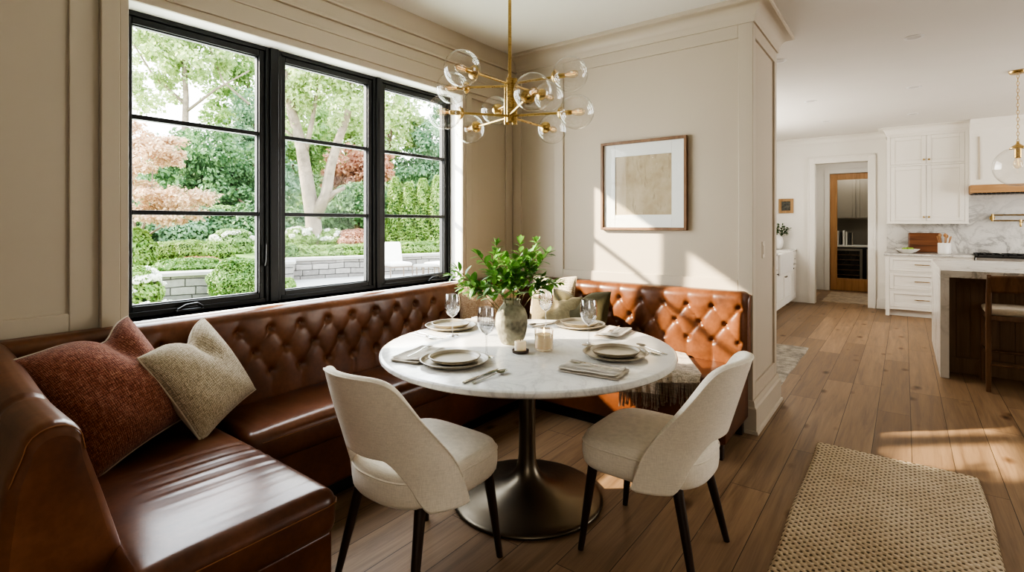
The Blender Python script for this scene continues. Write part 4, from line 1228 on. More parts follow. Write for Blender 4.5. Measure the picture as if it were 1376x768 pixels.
# ------------------------------------------------------------------ kitchen
class Map:
    """local (a along, b outward, z) -> world, for a cabinet face"""
    def __init__(self, kind, face): self.k = kind; self.f = face
    def box(self, mb, a0, a1, b0, b1, z0, z1):
        if self.k == '-y': mb.box(a0, a1, self.f-b0, self.f-b1, z0, z1)
        else: mb.box(self.f+b0, self.f+b1, a0, a1, z0, z1)
        return mb
    def pt(self, a, b, z): return (a, self.f-b, z) if self.k == '-y' else (self.f+b, a, z)
def shaker(mp, parent, name, a0, a1, z0, z1, mat, rail=.055, slab=False):
    d = MB(); g = .002
    a0 += g; a1 -= g; z0 += g; z1 -= g
    if slab: mp.box(d, a0, a1, -.005, .012, z0, z1)
    else:
        mp.box(d, a0, a0+rail, -.005, .012, z0, z1); mp.box(d, a1-rail, a1, -.005, .012, z0, z1)
        mp.box(d, a0+rail, a1-rail, -.005, .012, z0, z0+rail); mp.box(d, a0+rail, a1-rail, -.005, .012, z1-rail, z1)
        mp.box(d, a0+rail, a1-rail, -.008, .001, z0+rail, z1-rail)
    return d.build(name, mat, parent, world=True, bevel=.0025)
def knob(mp, parent, a, z):
    m = MB(); m.sphere(mp.pt(a, .030, z), .0135, 12, 8); m.tube([mp.pt(a, .010, z), mp.pt(a, .028, z)], .005, 8)
    m.build('knob', M['brass'], parent, world=True)
def pull(mp, parent, a, z, w=.15):
    m = MB(); m.tube([mp.pt(a-w/2, .036, z), mp.pt(a+w/2, .036, z)], .0058, 10)
    for s in (-1, 1): m.tube([mp.pt(a+s*w*.36, .010, z), mp.pt(a+s*w*.36, .036, z)], .0045, 8)
    m.build('handle', M['brass'], parent, world=True)
def face_frame(mp, mb, a0, a1, z0, z1, openings):
    """a face frame as strips round the openings"""
    mp.box(mb, a0, a1, -.03, -.006, z0, z1)
    return mb
# wall cabinet
F = Map('-y', 9.75)
uc = thing('wall_cabinet', 'tall white four door kitchen wall cabinet with brass knobs above the counter', 'cabinet', (.25, 9.9, 1.356))
b = MB().box(-.214, .723, 9.772, KY-.016, 1.356, 2.70)
for a0, a1 in ((-.214, -.172), (.683, .723)): F.box(b, a0, a1, -.03, .010, 1.356, 2.70)
for z0, z1 in ((1.356, 1.392), (2.212, 2.240), (2.655, 2.70)): F.box(b, -.172, .683, -.03, .010, z0, z1)
F.box(b, -.22, .729, -.03, .016, 1.350, 1.368)
b.build('carcass', M['cab'], uc, world=True, bevel=.002)
for a0, a1, ks in ((-.172, .2555, 1), (.2555, .683, -1)):
    ka = a1-.03 if ks > 0 else a0+.03
    d = shaker(F, uc, 'door', a0, a1, 1.392, 2.212, M['cab']); knob(F, d, ka, 1.45)
    d = shaker(F, uc, 'door', a0, a1, 2.240, 2.655, M['cab']); knob(F, d, ka, 2.295)
cr = MB()
cv = [(0, 2.675), (.014, 2.675), (.014, 2.70)] + [(.02+.085*(1-math.cos(k*PI/14)), 2.705+.082*math.sin(k*PI/14)) for k in range(8)] + [(.112, 2.79), (.112, CEIL-.001)]
def mould2(pts, prof):
    return moulding(pts, prof)
mould2([((-.214, KY-.003), (-1,0)), ((-.214, 9.74), (-1,-1)), ((.723, 9.74), (1,-1)), ((.723, 9.80), (1,0))], cv).build('crown', M['cab'], uc, world=True, angle=30)
# base drawers
F = Map('-y', 9.45)
bc = thing('drawer_unit', 'white three drawer kitchen base unit with brass bar pulls', 'cabinet', (.26, 9.78, 0))
b = MB().box(-.226, .758, 9.474, KY-.003, .10, .882)
for a0, a1 in ((-.226, -.178), (.712, .758)): F.box(b, a0, a1, -.03, .010, 0 if a0 < 0 else .10, .882)
for z0, z1 in ((.10, .135), (.375, .395), (.640, .660), (.862, .882)): F.box(b, -.178, .712, -.03, .010, z0, z1)
F.box(b, -.178, .758, -.09, -.07, 0, .10)
b.build('carcass', M['cab'], bc, world=True, bevel=.002)
for z0, z1, sl in ((.135, .375, 0), (.395, .640, 0), (.660, .862, 1)):
    d = shaker(F, bc, 'drawer', -.178, .712, z0, z1, M['cab'], slab=False, rail=.05 if not sl else .04); pull(F, d, .20, (z0+z1)/2, .17)
ct = MB().box(-.245, .762, 9.425, KY-.003, .884, .915).build('countertop', M['kmarble'], bevel=.004)
tag(ct, 'pale marble worktop over the white drawers along the back wall', 'countertop')
bs = MB().box(-.224, 5.0, KY-.014, KY-.001, .915, 1.90).build('backsplash', M['kmarble'], smooth=False)
tag(bs, 'grey veined marble slab backsplash behind the range', 'backsplash'); 
# range and hood
rg = thing('kitchen_range', 'stainless kitchen range with black top and grates beside the drawers', 'range', (1.23, 9.75, 0))
MB().box(.80, 1.67, 9.52, KY-.04, 0, .11).box(.768, 1.70, 9.44, KY-.02, .10, .89).box(.768, 1.70, 9.415, 9.44, .80, .895).build('range_body', M['stainless'], rg, world=True, bevel=.006)
MB().box(.766, 1.702, 9.41, KY-.018, .893, .915).build('cooktop', M['blackiron'], rg, world=True, bevel=.003)
for k in range(3):
    g = MB(); x0 = .79+k*.30
    for q in range(4): g.box(x0+q*.085, x0+q*.085+.014, 9.46, 10.0, .925, .937)
    for y in (9.46, 9.72, 9.986): g.box(x0, x0+.27, y, y+.014, .925, .937)
    for y in (9.467, 9.99): g.box(x0+.005, x0+.02, y, y+.012, .914, .926); g.box(x0+.25, x0+.265, y, y+.012, .914, .926)
    g.build('grate', M['blackiron'], rg, world=True, smooth=False)
for k in range(5):
    MB().tube([(.86+k*.19, 9.418, .845), (.86+k*.19, 9.385, .845)], .020, 14).build('knob', M['stainless'], rg, world=True)
hd = thing('range_hood', 'white plastered range hood with a golden oak band along its bottom edge', 'range hood', (1.25, 9.8, 1.78))
h = MB()
hp = [(KY-.003, 1.885), (9.55, 1.885), (9.565, 2.0), (9.60, 2.3), (9.64, 2.60), (9.63, 2.66), (9.55, 2.74), (9.53, CEIL-.001), (KY-.003, CEIL-.001)]
h.prism([(y, z) for y, z in hp], 'x', .7245, 1.80)
h.build('hood_body', M['cab'], hd, world=True, bevel=.003, angle=25)
h2 = MB()
for x in (.81, 1.70): h2.prism([(9.556,1.96),(9.546,1.96),(9.626,2.56),(9.636,2.56)], 'x', x, x+.02)
h2.build('panel_moulding', M['trim'], hd, world=True)
MB().box(.728, 1.807, 9.53, KY-.016, 1.775, 1.886).build('oak_band', M['oakhood'], hd, world=True, bevel=.004)
bf = MB()
for k in range(22): bf.box(.76+k*.047, .795+k*.047, 9.56, 10.0, 1.764, 1.776)
bf.build('vent_filter', M['blackiron'], hd, world=True, smooth=False)
po = thing('pot_filler', 'brass folding pot filler tap on the marble backsplash over the range', 'tap', (1.0, KY-.014, 1.42))
m = MB(); yb = KY-.014
m.tube([(1.0, yb-.001, 1.435), (1.0, yb-.012, 1.435)], .030, 20); m.tube([(1.0, yb-.01, 1.435), (1.0, yb-.055, 1.435)], .012, 12); m.tube([(1.0, yb-.055, 1.385), (1.0, yb-.055, 1.49)], .014, 14)
m.build('wall_mount', M['brass'], po, world=True)
MB().tube([(1.0, yb-.055, 1.475), (1.42, yb-.06, 1.475)], .009, 12).build('arm', M['brass'], po, world=True)
m = MB(); m.tube([(1.42, yb-.06, 1.48), (1.42, yb-.06, 1.385)], .012, 12); m.tube([(1.42, yb-.075, 1.395), (1.28, yb-.085, 1.395)], .008, 12); m.tube([(1.0, yb-.06, 1.395),(1.28, yb-.085, 1.395)], .009, 12); m.tube([(1.285, yb-.085, 1.41), (1.285, yb-.085, 1.345), (1.285, yb-.10, 1.31)], [.014,.013,.010], 12)
m.build('spout', M['brass'], po, world=True)
MB().tube([(1.285, yb-.10, 1.372), (1.285, yb-.145, 1.372)], .006, 10).tube([(1.265, yb-.135, 1.372), (1.305, yb-.135, 1.372)], .005, 8).build('lever', M['brass'], po, world=True)
# things on the counter
CZ = .9155
cb = MB(); cb.cushion(-.19, .19, -.014, .014, 0, .30, r=.012, crown=0, n=(12,4,10))
o = cb.build('cutting_board', M['board'], angle=60); o.location = (.235, 9.985, CZ+.002); o.rotation_euler = (-.20, 0, 0)
tag(o, 'dark wooden cutting board leaning on the marble backsplash', 'cutting board')
o = MB().lathe([(.055,0),(.06,.004),(.10,.022),(.145,.058),(.150,.064),(.146,.064),(.10,.030),(.05,.012),(.005,.011)], 48).build('fruit_bowl', M['ceramic'], angle=60); o.location = (.035, 9.66, CZ)
tag(o, 'shallow white bowl of green apples on the worktop', 'bowl')
for i, (x, y, z, lb) in enumerate(((-.035, -.02, .052, 'green apple at the near left in the white bowl'), (.04, -.025, .054, 'green apple at the near right in the white bowl'), (.0, .045, .055, 'green apple at the back of the white bowl'))):
    a = thing('green_apple', lb, 'apple', (.035+x, 9.66+y, CZ+z), group='green apples in the white bowl')
    MB().lathe([(.008,-.030),(.022,-.031),(.034,-.018),(.038,.002),(.034,.020),(.020,.030),(.008,.027),(.002,.022)], 24).build('flesh', M['apple'], a, angle=180)
    MB().tube([(0,0,.022),(.004,0,.042)], .0016, 6).build('stalk', M['twig'], a)
o = MB().lathe([(.03,0),(.045,.004),(.082,.030),(.090,.045),(.086,.045),(.045,.010),(.004,.008)], 36).build('wooden_bowl', M['copper'], angle=60); o.location = (-.02, 9.88, CZ)
tag(o, 'small dark wooden bowl behind the white fruit bowl', 'bowl')
o = MB().lathe([(.068,0),(.073,.004),(.075,.02),(.075,.158),(.072,.161),(.069,.158),(.069,.02),(.005,.018)], 40).build('utensil_crock', M['ceramic'], angle=60); o.location = (.455, 9.68, CZ)
tag(o, 'white cylindrical crock holding wooden utensils on the worktop', 'crock')
for i in range(7):
    a = i*2*PI/7+.3; r = .042; tl = .05+.03*((i*37)%5)/5
    u = thing('wooden_utensil', 'wooden cooking utensil sticking out of the white crock', 'utensil', (.455+r*math.cos(a)*.5, 9.68+r*math.sin(a)*.5, CZ+.02), group='wooden utensils in the crock')
    dv = Vector((math.cos(a)*.26, math.sin(a)*.2, 1)).normalized(); L = .20+.02*(i%3)
    MB().tube([Vector((0,0,0)), dv*L*.55, dv*L], [.005,.006,.007], 8).build('handle', M['spoonwood'], u)
    Mx = dv.to_track_quat('Z','Y').to_matrix().to_4x4(); Mx.translation = dv*(L+.018)
    MB().sphere((0,0,0), .026, 12, 8, (.85,.28,1.1)).xf(Mx).build('spoon_head', M['spoonwood'], u)
# island with waterfall ends
IX0, IY0, IY1, IZ = .25, 5.92, 7.70, .945
isl = thing('kitchen_island', 'kitchen island with veined white marble waterfall top and brown wood panelled body', 'island', (1.4, 6.8, 0))
MB().box(IX0, 2.75, IY0, IY1, IZ-.062, IZ).box(IX0, IX0+.062, IY0, IY1, 0, IZ-.062).box(2.69, 2.75, IY0, IY1, 0, IZ-.062).build('waterfall_slab', M['kmarble'], isl, world=True, bevel=.003)
b = MB().box(IX0+.062, 2.69, IY0+.30, IY1-.02, 0, IZ-.063)
yb = IY0+.30
for x in (IX0+.062, .86, 1.42, 1.98, 2.63): b.box(x, x+.06, yb-.018, yb+.01, 0, IZ-.063)
b.box(IX0+.062, 2.69, yb-.022, yb+.01, 0, .14); b.box(IX0+.062, 2.69, yb-.0175, yb+.01, IZ-.12, IZ-.063)
for x0, x1 in ((.372, .86), (.92, 1.42), (1.48, 1.98), (2.04, 2.63)):
    n = 5
    for k in range(n): 
        q0 = x0+(x1-x0)*k/n
        b.box(q0+.004, q0+(x1-x0)/n-.004, yb-.006, yb+.01, .14, IZ-.12)
b.build('island_body', M['islandwood'], isl, world=True, bevel=.002)
# stool at the island
st = thing('counter_stool', 'dark walnut counter stool with cream seat pulled up to the marble island', 'stool', (.76, 5.83, 0))
x0, x1, ya, yb = .54, .98, 5.645, 6.04
for x in (x0, x1):
    MB().tube([(x, ya, 0), (x, ya+.015, .62), (x, ya-.005, .80), (x, ya-.03, .945)], [.017,.020,.019,.014], 12).build('leg', M['walnut'], st, world=True)
    MB().tube([(x, yb, 0), (x, yb-.015, .61)], [.015,.020], 12).build('leg', M['walnut'], st, world=True)
m = MB(); m.tube([(x0, ya+.005, .22), (x1, ya+.005, .22)], .010, 10); m.tube([(x0, yb-.005, .26), (x1, yb-.005, .26)], .011, 10)
for x in (x0, x1): m.tube([(x, ya+.005, .30), (x, yb-.005, .30)], .010, 10)
m.build('stretcher', M['walnut'], st, world=True)
m = MB().box(x0-.01, x1+.01, ya+.0, yb-.0, .575, .615); m.build('seat_frame', M['walnut'], st, world=True, bevel=.006)
MB().cushion(x0-.012, x1+.012, ya+.022, yb+.01, .613, .665, r=.022, crown=.012, n=(14,14,5)).build('seat', M['seatfab'], st, world=True, angle=180)
def slat(u, v): 
    x = x0-.005+(x1-x0+.01)*u; return Vector((x, ya-.012-.035*math.sin(PI*u)-.03*(v-.3)*1.0, .80+.135*v+.012*math.sin(PI*u)))
MB().grid(slat, 20, 8).build('backrest', M['walnut'], st, world=True, solid=.018, angle=60)
# globe pendant above the island
gx, gy, gz, gr = .855, 6.8, 1.895, .185
pn = thing('globe_pendant', 'clear glass globe pendant on a brass chain above the island', 'pendant light', (gx, gy, CEIL))
MB().lathe([(.003,CEIL-.028),(.055,CEIL-.026),(.066,CEIL-.012),(.067,CEIL-.0005)], 36, c=(gx,gy,0)).build('canopy', M['brass'], pn, world=True)
m = MB(); z = CEIL-.03; k = 0
while z > gz+gr+.04:
    a = k*PI/2; pts = []
    for q in range(11):
        t = q/10*2*PI; pts.append((gx+.009*math.sin(t)*math.cos(a), gy+.009*math.sin(t)*math.sin(a), z-.021+.021*math.cos(t)))
    m.tube(pts, .0024, 6, cap=False); z -= .034; k += 1
m.build('chain', M['brass'], pn, world=True)
MB().lathe([(.010,gz+gr+.055),(.014,gz+gr+.03),(.045,gz+gr+.006),(.062,gz+gr-.008),(.062,gz+gr-.016),(.026,gz+gr-.016),(.026,gz+gr-.10),(.020,gz+gr-.105),(.003,gz+gr-.105)], 30, c=(gx,gy,0)).build('socket', M['brass'], pn, world=True, angle=40)
pr = [(.001,-gr)]+[(gr*math.sin(math.radians(t)), -gr*math.cos(math.radians(t))) for t in range(6, 162, 6)]
MB().lathe(pr, 56, c=(gx,gy,gz), cap0=False, cap1=False).build('glass_globe', M['globe'], pn, world=True, angle=180)
b_ = MB().lathe([(.012,gz+.085),(.030,gz+.05),(.032,gz+.02),(.022,gz-.008),(.002,gz-.02)], 24, c=(gx,gy,0), cap0=False).build('bulb', M['bulb'], pn, world=True, angle=180)
MB().tube([(gx,gy,gz+.07),(gx+.006,gy,gz+.01)], .002, 6).build('filament', M['filament'], b_, world=True)
# sink run on the left
SX = -1.50
F = Map('+x', SX)
sk = thing('sink_cabinet', 'white base cabinet run with farmhouse sink along the kitchen left wall', 'cabinet', (-1.8, 8.5, 0))
b = MB().box(KX+.003, SX-.024, 6.6, KY-.04, .10, .882)
F.box(b, 6.6, KY-.04, -.10, -.08, 0, .10); F.box(b, 6.6, KY-.04, -.03, .012, 0.085, .135)
for a in (6.6, 7.25, 7.62, 8.42, 9.58, 10.02): F.box(b, a, a+.04, -.03, .010, .10, .882)
F.box(b, 6.6, 8.42, -.03, .010, .85, .882); F.box(b, 9.58, KY-.04, -.03, .010, .85, .882)
b.build('carcass', M['cab'], sk, world=True, bevel=.002)
for a0, a1, z0, z1, ka in ((8.46, 9.02, .135, .575, 8.97), (9.02, 9.58, .135, .575, 9.07), (9.62, 10.02, .135, .66, 9.67), (7.66, 8.42, .135, .66, 8.37), (7.29, 7.62, .135, .66, 7.57)):
    d = shaker(F, sk, 'door', a0, a1, z0, z1, M['cab'], rail=.05)
    m = MB(); m.tube([F.pt(ka, .012, z1-.05), F.pt(ka, .032, z1-.05)], .006, 8); m.box(SX+.028, SX+.038, ka-.012, ka+.012, z1-.062, z1-.038); m.build('knob', M['bronze'], d, world=True)
for a0, a1 in ((9.62, 10.02), (7.66, 8.42), (7.29, 7.62)):
    d = shaker(F, sk, 'drawer', a0, a1, .68, .85, M['cab'], rail=.035)
    m = MB(); m.tube([F.pt((a0+a1)/2-.03, .030, .765), F.pt((a0+a1)/2+.03, .030, .765)], .006, 8); m.build('handle', M['bronze'], d, world=True)
sc = MB().box(KX+.003, SX+.020, 6.58, 8.468, .884, .915).box(KX+.003, SX+.020, 9.572, KY-.003, .884, .915).box(KX+.003, -2.02, 8.468, 9.572, .884, .915).build('sink_countertop', M['kmarble'], bevel=.003)
tag(sc, 'pale stone worktop around the farmhouse sink', 'countertop')
fs = thing('farmhouse_sink', 'white apron front farmhouse sink set in the left cabinet run', 'sink', (-1.75, 9.02, .60))
s = MB()
s.box(-1.50, SX+.045, 8.475, 9.565, .585, .905); s.box(-2.01, -1.98, 8.475, 9.565, .64, .905); s.box(-1.98, -1.50, 8.475, 8.51, .64, .905); s.box(-1.98, -1.50, 9.53, 9.565, .64, .905); s.box(-1.98, -1.50, 8.51, 9.53, .64, .67)
s.build('basin', M['ceramic'], fs, world=True, bevel=.010, seg=3)
wv = thing('white_vase', 'white round vase with dark green sprigs at the end of the sink counter', 'vase', (-1.76, 9.88, CZ))
MB().lathe([(.055,0),(.07,.005),(.098,.06),(.105,.12),(.098,.175),(.075,.215),(.055,.232),(.058,.245),(.052,.245),(.048,.225)], 40).build('vase_body', M['ceramic'], wv, angle=60)
for i, (r, u, f) in enumerate(((-.16,.17,0), (.02,.20,-.03), (.12,.17,.02), (.23,.15,0), (-.05,.13,-.08), (.14,.09,-.06))):
    g = thing('greenery_sprig', 'dark green leafy sprig in the white vase on the sink counter', 'sprig', (-1.76, 9.88, CZ+.2), group='sprigs in the white vase')
    v0 = Vector((-1.76, 9.88, CZ+.20))
    branch(v0 - Vector((0,0,.08)), v0 + RGT*r + FWD*f + Vector((0,0,u)), (0,0,.05), 15, .055, .62, 2, 70+i, ('olive_leaf','twig'), .0025, g, .4)
op = thing('small_painting', 'small dark painting in a gilt wood frame above the sink counter', 'picture', (-1.66, KY, 1.64))
frame_ring(MB(), -1.765, -1.535, 1.535, 1.785, .045, KY-.03, KY-.001).build('frame', M['gilt'], op, world=True, bevel=.004)
MB().box(-1.722, -1.578, KY-.016, KY-.006, 1.578, 1.742).build('canvas', M['oilpaint'], op, world=True, smooth=False)
# passage cabinet
F = Map('+x', -1.47)
pc2 = thing('passage_cabinet', 'white base cabinet in the passage beyond the cased opening', 'cabinet', (-1.56, 11.5, 0))
b = MB().box(-1.655, -1.494, 10.9, 12.26, .10, .882); F.box(b, 10.9, 12.26, -.07, -.05, 0, .10)
F.box(b, 10.9, 12.26, -.03, .010, .10, .135); F.box(b, 10.9, 12.26, -.03, .010, .85, .882)
for a in (10.9, 11.55, 12.22): F.box(b, a, a+.04, -.03, .010, .10, .882)
b.build('carcass', M['cab'], pc2, world=True, bevel=.002)
for a0, a1 in ((10.94, 11.55), (11.59, 12.22)):
    d = shaker(F, pc2, 'door', a0, a1, .135, .85, M['cab']); knob(F, d, a0+.05, .79)
MB().box(-1.655, -1.45, 10.88, 12.27, .884, .915).build('counter_slab', M['kmarble'], pc2, world=True, bevel=.003)
# pantry seen through the glazed door
pb = thing('pantry_cabinet', 'dark pantry base cabinet with a wine cooler behind the glazed door', 'cabinet', (-.8, 13.1, 0))
MB().box(-1.85, .05, 12.85, 13.37, 0, .86).build('carcass', M['blackiron'], pb, world=True, bevel=.004)
MB().box(-1.87, .07, 12.82, 13.375, .862, .90).build('counter_slab', M['ceramic'], pb, world=True, bevel=.004)
for x0 in (-1.25, -.62):
    f = frame_ring(MB(), x0, x0+.56, .06, .83, .045, 12.825, 12.85).build('door', M['pantry'], pb, world=True, bevel=.003)
    g = MB().box(x0+.045, x0+.515, 12.84, 12.848, .105, .785).build('smoked_glass', M['dkglass'], f, world=True, smooth=False)
    r_ = MB()
    for k in range(6): r_.box(x0+.05, x0+.51, 12.832, 12.841, .17+k*.105, .185+k*.105)
    r_.build('shelf_front', M['walnut'], f, world=True, smooth=False)
pw = thing('pantry_wall_cabinet', 'taupe pantry wall cabinet with framed doors behind the glazed door', 'cabinet', (-.6, 13.2, 1.5))
MB().box(-1.9, .05, 13.05, 13.375, 1.45, 2.45).build('carcass', M['pantry'], pw, world=True, bevel=.004)
F = Map('-y', 13.04)
for a0, a1 in ((-1.26, -.82), (-.80, -.36)): shaker(F, pw, 'door', a0, a1, 1.47, 2.42, M['pantry'])
for i, (w_, h_, mt_, lb) in enumerate(((.030,.30,'paper','white spined book'), (.022,.27,'bookdark','slim dark book'), (.035,.31,'paper','thick pale book'), (.028,.28,'paper','short pale book'), (.040,.26,'bookdark','thick dark book'), (.026,.25,'pantry','taupe book'))):
    x = -1.15 + i*.052
    bk_ = thing('book', '%s standing on the pantry counter behind the glazed door, %s in the row' % (lb, ('first','second','third','fourth','fifth','last')[i]), 'book', (x, 13.0, .901), group='books on the pantry counter')
    c_ = MB(); c_.box(0, .003, 0, .2, 0, h_); c_.box(w_-.003, w_, 0, .2, 0, h_); c_.box(.003, w_-.003, 0, .004, 0, h_); c_.build('cover', M[mt_], bk_, bevel=.001)
    MB().box(.003, w_-.003, .004, .192, .004, h_-.004).build('pages', M['paper'], bk_, smooth=False)
# recessed ceiling lights
for i, (px, py) in enumerate(((1228,50),(1228,117),(1227,153),(1089,136),(1110,163),(1046,82))):
    dd_ = 695*(CEIL-CAM_H)/(300-py); p = at((px-688)/695, dd_)
    r_ = thing('recessed_light', ['round recessed ceiling light nearest the viewer over the open floor', 'round recessed ceiling light, second in the row towards the wall cabinet', 'round recessed ceiling light closest to the tall wall cabinet', 'round recessed ceiling light above the way to the sink', 'round recessed ceiling light just before the cased doorway', 'round recessed ceiling light next to the wall pier crown'][i], 'ceiling light', (p.x, p.y, CEIL), group='recessed kitchen lights')
    MB().lathe([(.045,-.003),(.062,-.005),(.066,-.002),(.066,.003)], 32, cap0=False, cap1=False).build('trim_ring', M['whiteplastic'], r_, angle=60)
    MB().lathe([(.0465,-.002),(.001,-.0015)], 32, cap0=False, cap1=False).build('lens', M['lens'], r_)
# ------------------------------------------------------------------ garden seen through the window
def U(px): return (px-688)/695
GZ = -.15
WALLPTS = [(-60, 9.0), (168, 9.7), (292, 10.6), (300, 11.5), (375, 13.3), (383, 13.6), (600, 16.2), (800, 18)]
def wall_d(px):
    for (a, d0), (b, d1) in zip(WALLPTS, WALLPTS[1:]):
        if px <= b: return d0 + (d1-d0)*(px-a)/(b-a)
    return WALLPTS[-1][1]
def ground_z(px, d):
    dw = wall_d(px) + .25
    if d < dw: return GZ
    return min(GZ + .42 + .062*(d-dw), 1.5)
tm = MB()
NU_, ND_ = 60, 90
def ter(u_, v_):
    px = -60 + u_*820; u = U(px); dmin = 3.05/(.6046-.7965*min(u, .5)) if (.6046-.7965*u) > .05 else 60
    dw = wall_d(px)+.25
    if v_ < .30: d = dmin + (dw-dmin)*v_/.30
    elif v_ < .34: d = dw + .12*(v_-.30)/.04
    else: d = dw+.12 + (70-dw)*((v_-.34)/.66)**1.7
    return at(u, d, GZ if v_ <= .30 else ground_z(px, max(d, dw+.001)))
tm.grid(ter, NU_, ND_)
struct('lawn', tm, M['lawn'], angle=180)
# flagstone terrace in front of the right-hand wall
pa = MB()
pp = [at(U(372), 12.2), at(U(383), 13.45), at(U(640), 16.6), at(U(690), 8.0), at(U(560), 6.4), at(U(420), 8.5)]
pa.prism([(p.x, p.y) for p in pp], 'z', GZ+.005, GZ+.03)
struct('patio', pa, M['patio'], smooth=False)
# low stone walls with coping
def garden_wall(label, pxa, da, pxb, db, h, wob=0):
    A, B = at(U(pxa), da), at(U(pxb), db); L = (B-A).length; ang = math.atan2(B.y-A.y, B.x-A.x)
    e = thing('stone_wall', label, 'garden wall', (A.x, A.y, GZ), ang, 'low garden walls')
    mb = MB(); n = max(6, int(L/.11))
    def fn(u, v): return Vector((u*L, -.17, v*h))
    mb.box(0, L, -.17, .20, 0, h)
    mb.build('stonework', M['stonewall'], e, smooth=False)
    c = MB(); k = max(2, int(L/1.1))
    for i in range(k): c.box(L*i/k+.004, L*(i+1)/k-.004, -.22, .25, h, h+.075)
    c.build('coping', M['cap'], e, bevel=.012)
garden_wall('low pale stone wall with coping on the left of the garden, beside the round boxwood', 120, 9.35, 290, 10.4, .49)
garden_wall('low pale stone wall with coping behind the terrace and garden chairs', 384, 13.55, 640, 16.7, .52)
st_ = MB(); A = at(U(388), 12.6)
garden_wall('short stone return wall at the near corner of the terrace', 384, 13.55, 382, 12.55, .50)

NR = np.random.RandomState(5)
def leaf_cards(pos, size, up=.35, aspect=.6, outward=None):
    n = len(pos)
    nrm = NR.normal(size=(n,3)); nrm[:,2] = np.abs(nrm[:,2])*.6 + up
    if outward is not None: nrm = nrm*.6 + outward*.9
    nrm /= np.linalg.norm(nrm, axis=1)[:,None]
    a = np.cross(nrm, NR.normal(size=(n,3))); a /= np.linalg.norm(a, axis=1)[:,None]
    b = np.cross(nrm, a)
    s = (size*NR.uniform(.6, 1.25, n))[:,None]
    v = np.stack([pos-a*s, pos-b*s*aspect+nrm*s*.12, pos+a*s, pos+b*s*aspect+nrm*s*.12], 1).reshape(-1, 3)
    f = np.arange(n*4).reshape(n, 4)
    return v, f
def crown_points(ells, n, clump, hollow=.55):
    """ells: [(center, (rx,ry,rz))]; clumpy cloud of leaf positions"""
    vol = np.array([e[1][0]*e[1][1]*e[1][2] for e in ells])**.75; vol /= vol.sum()
    P = []; O = []
    for (c, r), w in zip(ells, vol):
        m = max(8, int(n*w)); k = max(5, int(m/70))
        d = NR.normal(size=(k,3)); d /= np.linalg.norm(d, axis=1)[:,None]
        rr = NR.uniform(hollow, 1.0, k)[:,None]
        cc = np.array(c) + d*rr*np.array(r)
        idx = NR.randint(0, k, m)
        q = NR.normal(size=(m,3)); q /= np.linalg.norm(q, axis=1)[:,None]
        cs = clump*NR.uniform(.6, 1.3, k)[idx][:,None]
        P.append(cc[idx] + q*cs*(NR.uniform(0,1,m)**.4)[:,None]*np.array([1,1,.7])); O.append(q)
    return np.concatenate(P), np.concatenate(O)
def limb(mb, pts, r0, r1, n=10):
    k = len(pts); mb.tube(pts, [r0+(r1-r0)*i/(k-1) for i in range(k)], n)
def tree(name, label, px, d, ells, n, leaf, mat, clump, trunk=None, bark='barkd', cat='tree', group='garden trees', up=.35, limbs=None, asp=.6):
    """ells: (px, py, d, rx, rz) crown masses; trunk: list of (px, py) with radius"""
    gz = ground_z(px, d); base = at(U(px), d, gz)
    root = thing(name, label, cat, base, 0, group)
    E = []
    for (x, y, dd, rx, rz) in ells:
        c = at(U(x), dd, CAM_H + (300-y)/695*dd); E.append((tuple(c), (rx, rx, rz)))
    P, O = crown_points(E, int(n*1.8), clump)
    v, f = leaf_cards(P, leaf*.75, up, asp, O*.5)
    np_mesh('foliage', v, f, M[mat], root)
    t = MB()
    if limbs:
        for pts, r0, r1 in limbs:
            limb(t, [at(U(x), dd, CAM_H+(300-y)/695*dd) for (x, y, dd) in pts], r0, r1)
    else:
        c = Vector(E[0][0]); limb(t, [base-Vector((0,0,.1)), base*.5+c*.5, c], .16, .07)
        for cc, _ in E[1:]: limb(t, [base*.45+c*.55, (base*.3+c*.7)*.5+Vector(cc)*.5, Vector(cc)], .09, .03)
    t.build('trunk', M[bark], root, world=True, angle=180)
    return root
# far trees first
tree('tall_tree', 'tall pale green tree with airy crown and sky around it, upper left', 249, 24,
     [(262,85,24,1.7,1.1), (215,70,24,1.5,1.2), (300,70,24,1.2,.7), (200,120,24,1.3,.9), (180,40,24,1.2,1.0), (255,40,24,1.5,1.0)], 5200, .15, 'lf_pale', .55, bark='bark',
     limbs=[([(249,300,24),(248,200,24),(250,130,24),(246,60,24)], .20, .08), ([(250,150,24),(290,120,24),(335,95,24)], .07, .03), ([(249,140,24),(205,100,24),(180,60,24)], .08, .03), ([(335,140,24),(300,110,24),(280,60,24)], .06, .02)])
tree('dense_tree', 'tall green tree filling the top right corner of the left window', 340, 27,
     [(320,150,27,1.6,1.6), (335,90,27,1.3,1.0), (345,200,27,1.7,2.0), (310,60,27,1.3,.7)], 5200, .17, 'lf_mid', .6)
tree('evergreen_tree', 'dark evergreen tree behind the pink maple in the left window', 300, 21,
     [(295,215,21,1.5,1.3), (320,255,21,1.5,1.2), (270,250,21,1.4,1.1), (240,215,21,1.3,1.2), (335,280,20,1.2,.8), (255,285,20,1.5,.6)], 9000, .13, 'lf_dark', .45, up=.1)
tree('evergreen_tree', 'blue green conifer rising between the left and middle windows', 345, 25,
     [(342,230,25,1.7,2.4), (342,160,25,1.1,1.4), (365,260,25,1.5,1.5)], 6500, .14, 'lf_blue', .5, up=.1)
tree('dense_tree', 'bushy green tree behind the pale trunk on its left side', 388, 30,
     [(392,225,30,2.2,2.0), (380,260,30,2.0,1.6), (400,170,30,2.0,2.2), (415,270,30,1.6,1.2)], 6500, .18, 'lf_mid', .65)
